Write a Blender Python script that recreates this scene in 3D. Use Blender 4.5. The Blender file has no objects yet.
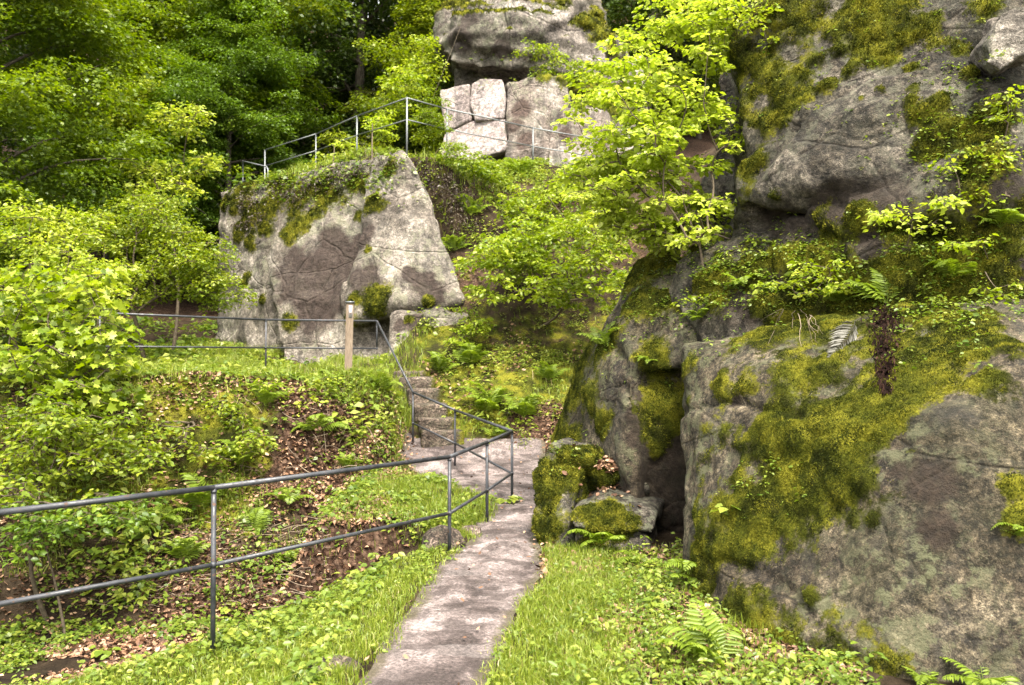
import bpy, math, random
import numpy as np
from mathutils import Vector
from mathutils.bvhtree import BVHTree
R = math.radians
random.seed(7)
rng = np.random.default_rng(11)
SC = bpy.context.scene
COL = SC.collection

# ------------------------------------------------------------------ camera
F = 853.0
EYE = 1.7
PITCH = math.atan((360 - 342.5) / F)
cam = bpy.data.cameras.new('camera')
cam.lens = 36 * F / 1024
cam.sensor_width = 36
cam.clip_start = 0.05
cam.clip_end = 2000
cam.dof.use_dof = True
cam.dof.focus_distance = 7.5
cam.dof.aperture_fstop = 3.2
camo = bpy.data.objects.new('camera', cam)
COL.objects.link(camo)
camo.location = (0, 0, EYE)
camo.rotation_euler = (R(90) + PITCH, 0, 0)
SC.camera = camo

def ray(px, py):
    """direction (with y = 1) in which a spot of the photograph lies"""
    cx, cy = (px - 512) / F, (342.5 - py) / F
    y = math.cos(PITCH) - math.sin(PITCH) * cy
    z = math.sin(PITCH) + math.cos(PITCH) * cy
    return np.array([cx / y, 1.0, z / y])

def P(px, py, d):
    return np.array([0, 0, EYE]) + ray(px, py) * d

# ------------------------------------------------------------------ noise
def _h(ix, iy, iz, seed):
    h = (ix * 374761393 + iy * 668265263 + iz * 1274126177 + seed * 974634777) & 0xFFFFFFFF
    h = ((h ^ (h >> 13)) * 1103515245) & 0xFFFFFFFF
    h = ((h ^ (h >> 16)) * 2246822519) & 0xFFFFFFFF
    return ((h ^ (h >> 15)) & 0xFFFFFF) / float(0xFFFFFF)

def vnoise(p, seed=0):
    p = np.asarray(p, float)
    i = np.floor(p).astype(np.int64)
    f = p - i
    f = f * f * (3 - 2 * f)
    out = 0
    for dx in (0, 1):
        wx = f[:, 0] if dx else 1 - f[:, 0]
        for dy in (0, 1):
            wy = f[:, 1] if dy else 1 - f[:, 1]
            for dz in (0, 1):
                wz = f[:, 2] if dz else 1 - f[:, 2]
                out = out + wx * wy * wz * _h(i[:, 0] + dx, i[:, 1] + dy, i[:, 2] + dz, seed)
    return out

def fbm(p, s=1.0, o=4, seed=0, gain=0.5):
    p = np.asarray(p, float) * s
    a, t, n = 1.0, 0, 0
    for k in range(o):
        t = t + a * (vnoise(p + 17.3 * k, seed + k) - 0.5)
        n += a
        a *= gain
        p = p * 2.03
    return t / n * 2        # about -1..1

def sm(a, b, x):
    t = np.clip((np.asarray(x, float) - a) / (b - a), 0, 1)
    return t * t * (3 - 2 * t)

def plates(p, s, seed):
    """jittered cells: a random level per cell and the distance to the joint between two cells"""
    p = np.asarray(p, float) * s
    i = np.floor(p).astype(np.int64)
    d1 = np.full(len(p), 9.0); d2 = np.full(len(p), 9.0); lv = np.zeros(len(p))
    for dx in (-1, 0, 1):
        for dy in (-1, 0, 1):
            for dz in (-1, 0, 1):
                j = i + np.array([dx, dy, dz])
                q = j + np.stack([_h(j[:, 0], j[:, 1], j[:, 2], seed + t) for t in range(3)], -1)
                d = np.linalg.norm(q - p, axis=1)
                h = _h(j[:, 0], j[:, 1], j[:, 2], seed + 7)
                near = d < d1
                d2 = np.where(near, d1, np.minimum(d2, d))
                lv = np.where(near, h, lv)
                d1 = np.where(near, d, d1)
    return lv, d2 - d1

# ------------------------------------------------------------------ meshes and objects
def mesh(name, V, faces, mat=None, attrs=None, smooth=False):
    V = np.asarray(V, np.float32)
    me = bpy.data.meshes.new(name)
    me.vertices.add(len(V))
    me.vertices.foreach_set('co', V.ravel())
    if not isinstance(faces, list):
        faces = [faces]
    faces = [np.asarray(f, np.int32) for f in faces if len(f)]
    li = np.concatenate([f.ravel() for f in faces])
    cnt = np.concatenate([np.full(len(f), f.shape[1], np.int32) for f in faces])
    st = np.concatenate([[0], np.cumsum(cnt)[:-1]]).astype(np.int32)
    me.loops.add(len(li))
    me.loops.foreach_set('vertex_index', li.astype(np.int32))
    me.polygons.add(len(cnt))
    me.polygons.foreach_set('loop_start', st)
    if smooth:
        me.polygons.foreach_set('use_smooth', np.ones(len(cnt), bool))
    me.update(calc_edges=True)
    for k, a in (attrs or {}).items():
        at = me.attributes.new(k, 'FLOAT', 'POINT')
        at.data.foreach_set('value', np.asarray(a, np.float32))
    if mat:
        me.materials.append(mat)
    return me

def tag(o, label=None, cat=None, group=None, kind=None):
    if label: o['label'] = label
    if cat: o['category'] = cat
    if group: o['group'] = group
    if kind: o['kind'] = kind
    return o

def link(name, me, parent=None):
    o = bpy.data.objects.new(name, me)
    COL.objects.link(o)
    if parent:
        o.parent = parent
    return o

def empty(name, label, cat, loc=(0, 0, 0), rz=0, group=None):
    o = bpy.data.objects.new(name, None)
    COL.objects.link(o)
    o.empty_display_size = 0.2
    o.location = loc
    o.rotation_euler = (0, 0, rz)
    return tag(o, label, cat, group)

def copy_tree(o, parent=None):
    c = o.copy()
    COL.objects.link(c)
    c.parent = parent
    for ch in list(o.children):
        copy_tree(ch, c)
    return c

class MB:
    """collects pieces of one mesh"""
    def __init__(s):
        s.V, s.F, s.n, s.A = [], {}, 0, []
    def add(s, V, F, a=0.5):
        V = np.asarray(V, float)
        for f in (F if isinstance(F, list) else [F]):
            f = np.asarray(f, int)
            if len(f):
                s.F.setdefault(f.shape[1], []).append(f + s.n)
        s.V.append(V)
        s.A.append(np.full(len(V), a) if np.isscalar(a) else np.asarray(a))
        s.n += len(V)
    def build(s, name, mat, parent=None, smooth=False):
        V = np.concatenate(s.V)
        if parent is not None:
            V = V - np.array(parent_origin(parent))
        return link(name, mesh(name, V, [np.concatenate(f) for f in s.F.values()], mat,
                               {'rnd': np.concatenate(s.A)}, smooth), parent)

def parent_origin(p):
    t = np.zeros(3)
    while p is not None:
        t = t + np.array(p.location)
        p = p.parent
    return t

def tube(pts, rad, n=6, cap=True):
    pts = np.asarray(pts, float)
    k = len(pts)
    rad = np.broadcast_to(np.asarray(rad, float), (k,))
    T = np.gradient(pts, axis=0)
    T /= np.linalg.norm(T, axis=1)[:, None] + 1e-9
    ref = np.array([0, 0, 1.0]) if abs(T[0, 2]) < 0.9 else np.array([1.0, 0, 0])
    A = np.cross(T, ref)
    A /= np.linalg.norm(A, axis=1)[:, None] + 1e-9
    B = np.cross(T, A)
    th = np.linspace(0, 2 * np.pi, n, endpoint=False)
    V = (pts[:, None] + rad[:, None, None] * (np.cos(th)[None, :, None] * A[:, None] + np.sin(th)[None, :, None] * B[:, None])).reshape(-1, 3)
    i = np.arange(k - 1)[:, None] * n
    j = np.arange(n)[None]
    j2 = (j + 1) % n
    Fq = np.stack([i + j, i + j2, i + n + j2, i + n + j], -1).reshape(-1, 4)
    if not cap:
        return V, [Fq]
    m = len(V)
    V = np.concatenate([V, pts[[0, -1]]])
    jj = np.arange(n)
    c1 = np.stack([np.full(n, m), (jj + 1) % n, jj], -1)
    e = (k - 1) * n
    c2 = np.stack([np.full(n, m + 1), e + jj, e + (jj + 1) % n], -1)
    return V, [Fq, np.concatenate([c1, c2])]

def box(c, s, rz=0):
    x, y, z = np.array(s) / 2
    V = np.array([[-x, -y, -z], [x, -y, -z], [x, y, -z], [-x, y, -z], [-x, -y, z], [x, -y, z], [x, y, z], [-x, y, z]])
    cz, sz = math.cos(rz), math.sin(rz)
    V = V @ np.array([[cz, sz, 0], [-sz, cz, 0], [0, 0, 1]]) + np.array(c)
    Fq = np.array([[0, 3, 2, 1], [4, 5, 6, 7], [0, 1, 5, 4], [1, 2, 6, 5], [2, 3, 7, 6], [3, 0, 4, 7]])
    return V, Fq

# ------------------------------------------------------------------ materials
class NT:
    def __init__(s, name):
        s.m = bpy.data.materials.new(name)
        s.m.use_nodes = True
        s.t = s.m.node_tree
        s.t.nodes.clear()
        s.out = s.t.nodes.new('ShaderNodeOutputMaterial')
    def n(s, typ, **kw):
        nd = s.t.nodes.new('ShaderNode' + typ)
        for k, v in kw.items():
            if k in nd.inputs:
                s.set(nd.inputs[k], v)
            else:
                setattr(nd, k, v)
        return nd
    def set(s, sock, v):
        if isinstance(v, bpy.types.NodeSocket):
            s.t.links.new(v, sock)
        elif isinstance(v, (tuple, list)) and len(v) == 3 and sock.type == 'RGBA':
            sock.default_value = (*v, 1)
        else:
            sock.default_value = v
    def noise(s, vec, scale, detail=4, rough=0.55, dist=0.0):
        nd = s.n('TexNoise')
        s.set(nd.inputs['Vector'], vec)
        nd.inputs['Scale'].default_value = scale
        nd.inputs['Detail'].default_value = detail
        nd.inputs['Roughness'].default_value = rough
        nd.inputs['Distortion'].default_value = dist
        return nd.outputs['Fac']
    def ramp(s, fac, *stops):
        nd = s.n('ValToRGB')
        s.set(nd.inputs['Fac'], fac)
        e = nd.color_ramp.elements
        while len(e) < len(stops):
            e.new(0.5)
        for el, (p, c) in zip(e, stops):
            el.position = p
            el.color = (*c, 1) if isinstance(c, (tuple, list)) else (c, c, c, 1)
        return nd.outputs['Color']
    def mix(s, f, a, b, mode='MIX'):
        nd = s.n('MixRGB', blend_type=mode)
        s.set(nd.inputs[0], f); s.set(nd.inputs[1], a); s.set(nd.inputs[2], b)
        return nd.outputs[0]
    def math(s, op, a, b=0.0, clamp=False):
        nd = s.n('Math', operation=op, use_clamp=clamp)
        s.set(nd.inputs[0], a); s.set(nd.inputs[1], b)
        return nd.outputs[0]
    def attr(s, name):
        return s.n('Attribute', attribute_name=name).outputs['Fac']
    def coord(s):
        return s.n('TexCoord').outputs['Object']
    def mapped(s, vec, scale, loc=(0, 0, 0)):
        nd = s.n('Mapping')
        s.set(nd.inputs['Vector'], vec)
        nd.inputs['Scale'].default_value = scale
        nd.inputs['Location'].default_value = loc
        return nd.outputs[0]
    def bump(s, h, strength=0.5, dist=0.02, normal=None):
        nd = s.n('Bump')
        nd.inputs['Strength'].default_value = strength
        nd.inputs['Distance'].default_value = dist
        s.set(nd.inputs['Height'], h)
        if normal: s.set(nd.inputs['Normal'], normal)
        return nd.outputs[0]
    def surf(s, col, rough=0.8, normal=None, spec=0.3, metal=0.0):
        b = s.n('BsdfPrincipled')
        s.set(b.inputs['Base Color'], col); s.set(b.inputs['Roughness'], rough)
        b.inputs['Specular IOR Level'].default_value = spec
        b.inputs['Metallic'].default_value = metal
        if normal: s.set(b.inputs['Normal'], normal)
        s.t.links.new(b.outputs[0], s.out.inputs[0])
        return b

def leaf_mat(name, *stops, trans=0.42, rough=0.42, spec=0.4):
    k = NT(name)
    c = k.ramp(k.attr('rnd'), *stops)
    b = k.n('BsdfPrincipled')
    k.set(b.inputs['Base Color'], c)
    b.inputs['Roughness'].default_value = rough
    b.inputs['Specular IOR Level'].default_value = spec
    t = k.n('BsdfTranslucent')
    hs = k.n('HueSaturation')
    hs.inputs['Saturation'].default_value = 1.08
    hs.inputs['Value'].default_value = 1.25
    k.set(hs.inputs['Color'], c)
    k.set(t.inputs['Color'], hs.outputs[0])
    mx = k.n('MixShader')
    mx.inputs[0].default_value = trans
    k.t.links.new(b.outputs[0], mx.inputs[1])
    k.t.links.new(t.outputs[0], mx.inputs[2])
    k.t.links.new(mx.outputs[0], k.out.inputs[0])
    return k.m

def moss_col(k, v):
    a = k.noise(v, 3.5, 3)
    b = k.noise(v, 55, 3, 0.7)
    c = k.ramp(a, (0.38, (0.020, 0.022, 0.004)), (0.5, (0.058, 0.064, 0.007)), (0.62, (0.125, 0.120, 0.012)))
    return k.mix(1.0, c, k.ramp(b, (0.35, 0.45), (0.5, 0.9), (0.7, 1.35)), 'MULTIPLY')

def rock_mat(name, dark, mid, lite, stain_shade=(0.075, 0.05, 0.045), lichen=(0.30, 0.32, 0.21), sc=1.0, bumpd=0.03, lich=0.6, streak=0.6, algae=0.45, micro=1.0, frac=0.6):
    k = NT(name)
    v = k.coord()
    n1 = k.noise(v, 1.3 * sc, 9, 0.66, 0.15)
    col = k.ramp(n1, (0.40, dark), (0.5, mid), (0.60, lite))
    n2 = k.noise(v, 14 * sc, 6, 0.7)
    col = k.mix(0.9 * micro, col, k.ramp(n2, (0.40, 0.16), (0.47, 0.7), (0.54, 1.25), (0.61, 2.3)), 'MULTIPLY')
    n3 = k.noise(v, 5.0 * sc, 8, 0.74, 0.1)
    col = k.mix(0.8 * micro, col, k.ramp(n3, (0.40, 0.45), (0.5, 1.0), (0.60, 1.6)), 'MULTIPLY')
    n4 = k.noise(v, 34 * sc, 5, 0.75)
    col = k.mix(k.ramp(n4, (0.54, 0.0), (0.60, 0.8 * micro)), col, k.mix(0.75, col, lite))
    col = k.mix(k.ramp(n4, (0.40, 0.85 * micro), (0.46, 0.0)), col, k.mix(0.8, col, (0.015, 0.013, 0.011)))
    vo = k.n('TexVoronoi', feature='F1')
    k.set(vo.inputs['Vector'], v); vo.inputs['Scale'].default_value = 42 * sc
    spk = k.ramp(vo.outputs['Distance'], (0.12, 1.5), (0.3, 1.0), (0.75, 0.72))
    col = k.mix(0.55, col, spk, 'MULTIPLY')
    n5 = k.noise(v, 105 * sc, 3, 0.7)
    col = k.mix(0.8, col, k.ramp(n5, (0.36, 0.4), (0.5, 1.0), (0.64, 1.75)), 'MULTIPLY')
    al = k.noise(v, 0.8 * sc, 5, 0.6)
    col = k.mix(k.ramp(al, (0.48, 0.0), (0.62, algae)), col, k.mix(0.75, (0.055, 0.06, 0.024), col, 'OVERLAY'))
    # dark run-off streaks
    st = k.noise(k.mapped(v, (3.2 * sc, 3.2 * sc, 0.28 * sc)), 1.0, 5, 0.6)
    col = k.mix(k.math('MULTIPLY', k.ramp(st, (0.5, 0.0), (0.62, 1.0)), streak), col, k.mix(0.72, col, (0.03, 0.028, 0.026)))
    # lichen
    ln = k.noise(v, 6 * sc, 7, 0.72)
    ln2 = k.noise(v, 0.9 * sc, 3)
    lf = k.math('MULTIPLY', k.ramp(ln, (0.5, 0.0), (0.56, 1.0)), k.math('MULTIPLY', k.ramp(ln2, (0.4, 0.0), (0.6, 1.0)), lich))
    col = k.mix(lf, col, lichen)
    # stain marks; on the outcrop ledge and crevice face they also paint in shade
    sn = k.math('ADD', k.attr('stain_shade'), k.math('MULTIPLY', k.math('SUBTRACT', k.noise(v, 2.5 * sc, 6, 0.65), 0.5), 1.1))
    col = k.mix(k.ramp(sn, (0.42, 0.0), (0.62, 0.9)), col, k.mix(1.0, stain_shade, k.ramp(n2, (0.35, 0.6), (0.65, 1.7)), 'MULTIPLY'))
    cr = k.n('TexVoronoi', feature='DISTANCE_TO_EDGE')
    k.set(cr.inputs['Vector'], k.mix(0.12, v, k.n('TexNoise', Vector=v, Scale=2.0).outputs['Color'])); cr.inputs['Scale'].default_value = 0.8 * sc
    crack = k.ramp(cr.outputs['Distance'], (0.0, 0.0), (0.018, 1.0))
    fr = k.n('TexVoronoi', feature='DISTANCE_TO_EDGE')
    k.set(fr.inputs['Vector'], k.mix(0.22, k.mapped(v, (1, 1, 1.7)), k.n('TexNoise', Vector=v, Scale=1.4, Detail=6.0).outputs['Color'])); fr.inputs['Scale'].default_value = 0.55 * sc
    frl = k.ramp(fr.outputs['Distance'], (0.0, 0.0), (0.004, 0.3), (0.012, 1.0))
    brk = k.ramp(k.noise(v, 1.6 * sc, 4), (0.46, 0.0), (0.56, frac))
    col = k.mix(k.math('MULTIPLY', k.math('SUBTRACT', 1.0, frl), brk), col, (0.012, 0.010, 0.008))
    crack = k.math('MULTIPLY', crack, frl)
    h = k.math('ADD', k.math('MULTIPLY', k.math('ADD', n2, k.math('MULTIPLY', n3, 1.6)), 0.9), k.math('MULTIPLY', k.noise(v, 60 * sc, 4, 0.7), 0.5))
    h = k.math('ADD', h, k.math('MULTIPLY', crack, 0.5))
    nrm = k.bump(h, 0.9, bumpd)
    mf = k.math('ADD', k.attr('moss'), k.math('MULTIPLY', k.math('SUBTRACT', k.noise(v, 16 * sc, 6, 0.75), 0.5), 1.1))
    mf = k.ramp(mf, (0.40, 0.0), (0.50, 0.7), (0.64, 1.0))
    mh = k.noise(v, 90, 3, 0.8)
    mn = k.bump(mh, 1.0, 0.02)
    b1 = k.surf(col, 0.85, nrm, 0.25)
    b2 = k.n('BsdfPrincipled')
    k.set(b2.inputs['Base Color'], moss_col(k, v)); b2.inputs['Roughness'].default_value = 1.0
    b2.inputs['Specular IOR Level'].default_value = 0.05
    k.set(b2.inputs['Normal'], mn)
    mx = k.n('MixShader')
    k.set(mx.inputs[0], mf)
    k.t.links.new(b1.outputs[0], mx.inputs[1]); k.t.links.new(b2.outputs[0], mx.inputs[2])
    k.t.links.new(mx.outputs[0], k.out.inputs[0])
    return k.m

def plain_mat(name, a, b, scale=20, rough=0.7, spec=0.3, metal=0.0, stretch=(1, 1, 1), bumpd=0.004):
    k = NT(name)
    v = k.mapped(k.coord(), stretch)
    n = k.noise(v, scale, 5, 0.65)
    k.surf(k.ramp(n, (0.35, a), (0.65, b)), rough, k.bump(n, 0.6, bumpd), spec, metal)
    return k.m

def rnd_mat(name, *stops, rough=0.8, spec=0.2):
    k = NT(name)
    k.surf(k.ramp(k.attr('rnd'), *stops), rough, None, spec)
    return k.m

M = {}
M['boulder'] = rock_mat('boulder_stone', (0.02652, 0.0195, 0.0126), (0.05928, 0.0465, 0.0301), (0.1209, 0.09975, 0.0686), stain_shade=(0.02106, 0.01425, 0.0098), lichen=(0.1053, 0.1087, 0.0595), sc=1.2, bumpd=0.05, lich=0.75)
M['shelf'] = rock_mat('outcrop_stone', (0.0227, 0.01827, 0.01309), (0.04995, 0.04167, 0.031), (0.1022, 0.08772, 0.07026), stain_shade=(0.0227, 0.01608, 0.01171), lichen=(0.1287, 0.1279, 0.08954), sc=1.1, bumpd=0.06, lich=0.5, streak=0.4)
M['cliff'] = rock_mat('cliff_stone', (0.108, 0.08976, 0.07568), (0.1935, 0.1672, 0.1419), (0.288, 0.2552, 0.2236), stain_shade=(0.027, 0.0175, 0.0145), lichen=(0.216, 0.22, 0.1462), sc=0.75, bumpd=0.10, lich=0.5, streak=0.7, micro=0.55, algae=0.3, frac=0.1)
M['pale'] = rock_mat('pale_stone', (0.1584, 0.129, 0.1247), (0.2156, 0.1763, 0.172), (0.264, 0.2236, 0.2193), sc=0.8, bumpd=0.03, lich=0.2, streak=0.6, micro=0.6, algae=0.2, frac=0.1)
M['high'] = rock_mat('weathered_stone', (0.0595, 0.0493, 0.0425), (0.1318, 0.1122, 0.09775), (0.238, 0.2125, 0.1913), stain_shade=(0.02975, 0.0221, 0.0187), sc=0.6, bumpd=0.08, lich=0.2, streak=0.35, micro=0.6)
M['wallrock'] = rock_mat('streaked_stone', (0.08, 0.0624, 0.0532), (0.144, 0.117, 0.1026), (0.216, 0.1872, 0.1672), stain_shade=(0.04, 0.02574, 0.02128), sc=0.8, bumpd=0.06, lich=0.2, streak=0.95, micro=0.5, algae=0.15)
M['mossy'] = rock_mat('mossy_stone', (0.0255, 0.0204, 0.017), (0.05525, 0.04675, 0.03825), (0.102, 0.08925, 0.07225), sc=1.6, bumpd=0.04, lich=0.3)

k = NT('dark_painted_metal')
v = k.coord()
rn = k.noise(v, 22, 6, 0.7)
pc = k.ramp(k.noise(v, 6, 4), (0.35, (0.020, 0.022, 0.027)), (0.65, (0.042, 0.044, 0.052)))
pc = k.mix(k.ramp(rn, (0.60, 0.0), (0.66, 0.85)), pc, (0.085, 0.042, 0.022))
k.surf(pc, k.ramp(rn, (0.4, 0.36), (0.66, 0.8)), k.bump(rn, 0.5, 0.001), 0.6, 0.3)
M['dark_metal'] = k.m
M['galv'] = plain_mat('galvanised_metal', (0.10, 0.11, 0.115), (0.17, 0.18, 0.185), 50, 0.45, 0.5, 0.5, bumpd=0.001)
M['post_wood'] = plain_mat('weathered_wood', (0.10, 0.075, 0.055), (0.21, 0.165, 0.125), 14, 0.85, 0.1, 0, (8, 8, 0.7), 0.006)
M['plaque'] = plain_mat('white_plate', (0.26, 0.25, 0.25), (0.33, 0.32, 0.32), 30, 0.5)
M['plaque_red'] = plain_mat('red_mark', (0.28, 0.2, 0.2), (0.34, 0.25, 0.25), 30, 0.5)
M['step'] = rock_mat('step_stone', (0.044, 0.03234, 0.02464), (0.088, 0.06566, 0.0528), (0.165, 0.1254, 0.1038), sc=2.5, bumpd=0.03, lich=0.1, streak=0.2)
M['bark'] = plain_mat('bark', (0.035, 0.03, 0.024), (0.10, 0.085, 0.065), 9, 0.9, 0.1, 0, (3, 3, 0.6), 0.03)
M['twig'] = plain_mat('twig_bark', (0.05, 0.042, 0.03), (0.11, 0.085, 0.06), 30, 0.85, 0.1)
M['dead_stem'] = rnd_mat('dry_stem', (0.0, (0.07, 0.05, 0.035)), (1.0, (0.24, 0.19, 0.14)))
M['root'] = rnd_mat('dark_roots', (0.0, (0.006, 0.004, 0.003)), (1.0, (0.03, 0.017, 0.012)))
M['litter'] = rnd_mat('dead_leaf', (0.0, (0.0375, 0.01725, 0.01)), (0.4, (0.1187, 0.0598, 0.033)), (0.75, (0.2313, 0.1323, 0.078)), (1.0, (0.375, 0.253, 0.165)), rough=0.6, spec=0.35)
M['moss'] = leaf_mat('moss_fronds', (0.0, (0.0119, 0.0168, 0.0027)), (0.4, (0.0391, 0.04788, 0.0054)), (0.7, (0.0833, 0.0882, 0.009)), (1.0, (0.17, 0.1638, 0.018)), trans=0.2, rough=0.9, spec=0.1)
M['grass'] = leaf_mat('grass_blade', (0.0, (0.075, 0.12, 0.010)), (0.55, (0.155, 0.205, 0.020)), (0.9, (0.24, 0.265, 0.035)), (1.0, (0.33, 0.28, 0.13)), trans=0.4)
M['herb'] = leaf_mat('herb_leaf', (0.0, (0.0504, 0.0945, 0.01)), (0.6, (0.1232, 0.1733, 0.018)), (1.0, (0.2352, 0.2625, 0.04)), trans=0.38)
M['fern'] = leaf_mat('fern_green', (0.0, (0.095, 0.15, 0.012)), (1.0, (0.20, 0.265, 0.028)), trans=0.45)
M['fern_brown'] = rnd_mat('fern_rotten', (0.0, (0.004, 0.0025, 0.002)), (0.7, (0.016, 0.008, 0.006)), (1.0, (0.035, 0.019, 0.013)), rough=0.95, spec=0.05)
M['fern_dead'] = leaf_mat('fern_withered', (0.0, (0.03881, 0.03612, 0.0252)), (1.0, (0.05998, 0.05779, 0.042)), trans=0.2)
M['leaf_deep'] = leaf_mat('leaf_deep_green', (0.0, (0.0455, 0.08625, 0.008)), (0.6, (0.0975, 0.161, 0.013)), (1.0, (0.169, 0.23, 0.022)), trans=0.4)
M['leaf_mid'] = leaf_mat('leaf_mid_green', (0.0, (0.0575, 0.09882, 0.0072)), (0.6, (0.138, 0.1915, 0.0135)), (1.0, (0.2415, 0.2772, 0.027)), trans=0.45)
M['leaf_light'] = leaf_mat('leaf_light_green', (0.0, (0.0864, 0.1391, 0.01)), (0.5, (0.189, 0.2524, 0.018)), (1.0, (0.3348, 0.3708, 0.05)), trans=0.45)
M['leaf_fresh'] = leaf_mat('leaf_spring_green', (0.0, (0.14, 0.20, 0.014)), (0.55, (0.29, 0.365, 0.035)), (1.0, (0.42, 0.47, 0.09)), trans=0.48)
M['leaf_shaded'] = leaf_mat('leaf_shaded_green', (0.0, (0.01622, 0.03146, 0.004)), (0.6, (0.04259, 0.07167, 0.0072)), (1.0, (0.08619, 0.1224, 0.0128)), trans=0.3)  # leaf colour darkened to imitate deep shade inside the wood
M['heather'] = leaf_mat('dry_heather', (0.0, (0.016, 0.010, 0.008)), (0.6, (0.045, 0.031, 0.022)), (1.0, (0.10, 0.08, 0.05)), trans=0.2)

# ------------------------------------------------------------------ the ground
FENCE = np.array([[-7.0, 1.0], [-4.2, 3.4], [-2.81, 4.69], [-1.94, 5.57], [-0.555, 7.6], [-0.26, 8.9], [0.0, 10.15]])
PY = np.array([-12, 2.0, 4.46, 5.18, 6.04, 7.36, 8.53, 9.67, 10.4, 11.2, 12.2, 13.2, 14.05])
PL = np.array([-1.2, -1.1, -.87, -.77, -.72, -.56, -.42, -.20, -.25, -.75, -1.2, -1.75, -1.8])
RY = np.array([-12, 2.0, 4.46, 5.18, 6.04, 6.74, 7.36, 8.53, 10.36, 13.2, 14.05])
RX = np.array([.3, .05, -.13, -.055, .064, .26, .24, .28, .34, .54, .5])

def pathL(y): return np.interp(y, PY, PL)
def pathR(y): return np.interp(y, RY, RX)

def H(x, y):
    x = np.asarray(x, float); y = np.asarray(y, float)
    p3 = np.stack([x, y, np.zeros_like(x)], -1).reshape(-1, 3)
    nz = fbm(p3, 0.9, 4, 3).reshape(x.shape)
    nf = fbm(p3, 3.2, 3, 9).reshape(x.shape)
    # slope to the right of the steps, up to the wood behind
    Rz = np.interp(y, [12.3, 13.4, 14, 16, 16.9, 17.6, 19, 21, 23, 27, 40, 60, 90, 200], [0, .2, .42, 1.6, 1.95, 2.6, 4.2, 5.9, 6.9, 7.6, 12, 24, 44, 75])
    fx = np.interp(y, FENCE[:, 1], FENCE[:, 0])
    u = fx - x
    dl = pathL(y) - x
    g = -0.06 * sm(0.0, 1.0, dl) - 0.16 * sm(0.1, 1.1, dl) * (1 - sm(6, 8, y)) - 0.62 * sm(0.15, 1.3, u) * sm(3.2, 5.0, y) - 0.35 * sm(1.2, 2.6, u)
    g = g - 0.25 * sm(0.25, 0.8, u) * sm(7.2, 8.4, y)
    isl = sm(8.5, 8.72, y + 0.25 * nz) * sm(-2.7, -1.9, x)
    g = g * (1 - isl) + isl * (0.03 + 0.05 * sm(0.2, 1.0, pathL(y) - x)) + isl * 0.35 * sm(11.2, 13.6, y) * sm(0.1, 0.8, dl)
    ybf = np.interp(x, [-12, -9, -6, -4, -2.8, -2.2, -1.7], [8.0, 9.0, 9.5, 9.7, 9.8, 11.2, 12.6])
    ybt = np.interp(x, [-12, -9, -6, -4, -2.5, -1.9], [9.8, 10.7, 11.5, 12.5, 13.5, 13.9])
    tb = np.clip((y + 0.35 * nz - ybf) / (ybt - ybf), 0, 1)
    tb = tb ** 0.75 * 0.75 + 0.25 * sm(0.55, 0.8, tb)
    terr = np.interp(y, [16, 24, 32, 45, 60, 90, 200], [1.42, 2.2, 4, 10, 20, 38, 70])
    Lz = g * (1 - tb) + terr * tb
    sx = np.interp(y, [13, 14, 15.6, 17], [-1.75, -1.85, -2.3, -2.3])
    w = sm(-0.28, 0.28, x - sx)
    Ru = np.where(y < 12.6, g, np.maximum(Rz, g))
    z = Lz * (1 - w) + Ru * w
    # top of the cliff
    v = y - np.interp(x, [-8, -5.2, -2], [22.4, 20.2, 19.1])
    pl = sm(0.0, 0.7, v) * sm(-0.345, -0.318, x / np.maximum(y, 1)) * (1 - sm(-2.2, 0.4, x)) * (1 - sm(25, 30, y))
    z = z * (1 - pl) + pl * np.maximum(z, 6.5 + 0.02 * (y - 19) - 0.35 * sm(-3.2, -6, x) * (1 - sm(22, 25, y)))
    # the ground climbs behind the rocks on the right
    z = z + 3.6 * sm(2.6, 5.5, x) * sm(7.5, 10.0, y) * (1 - sm(16, 24, y))
    z = z + np.where(y > 60, 0, 1) * 0.0
    onpath = sm(-0.1, 0.12, x - pathL(y)) * sm(-0.1, 0.12, pathR(y) - x) * (y < 14.2)
    rough = (0.02 + 0.10 * sm(0.1, 1.2, dl) * sm(7.5, 9.5, y) + 0.09 * sm(12.5, 15, y) + 0.5 * sm(28, 45, y))
    z = z + (nz * rough * 1.3 + nf * rough * 0.45) * (1 - 0.85 * onpath) - 0.03 * onpath
    return z

def axis(fine0, fine1, step, lo, hi, grow=1.22):
    a = list(np.arange(fine0, fine1 + 1e-6, step))
    s, v = step, a[-1]
    while v < hi:
        s = min(s * grow, 12); v += s; a.append(v)
    s, v, b = step, a[0], []
    while v > lo:
        s = min(s * grow, 12); v -= s; b.append(v)
    return np.array(b[::-1] + a)

gx = axis(-9, 3.5, 0.07, -220, 220)
gy = axis(2.5, 24, 0.07, -120, 300)
GX, GY = np.meshgrid(gx, gy)
GZ = H(GX, GY)
nx, ny = len(gx), len(gy)
ii = np.arange(ny - 1)[:, None] * nx + np.arange(nx - 1)[None]
GF = np.stack([ii, ii + 1, ii + nx + 1, ii + nx], -1).reshape(-1, 4)
GV = np.stack([GX, GY, GZ], -1).reshape(-1, 3)

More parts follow.
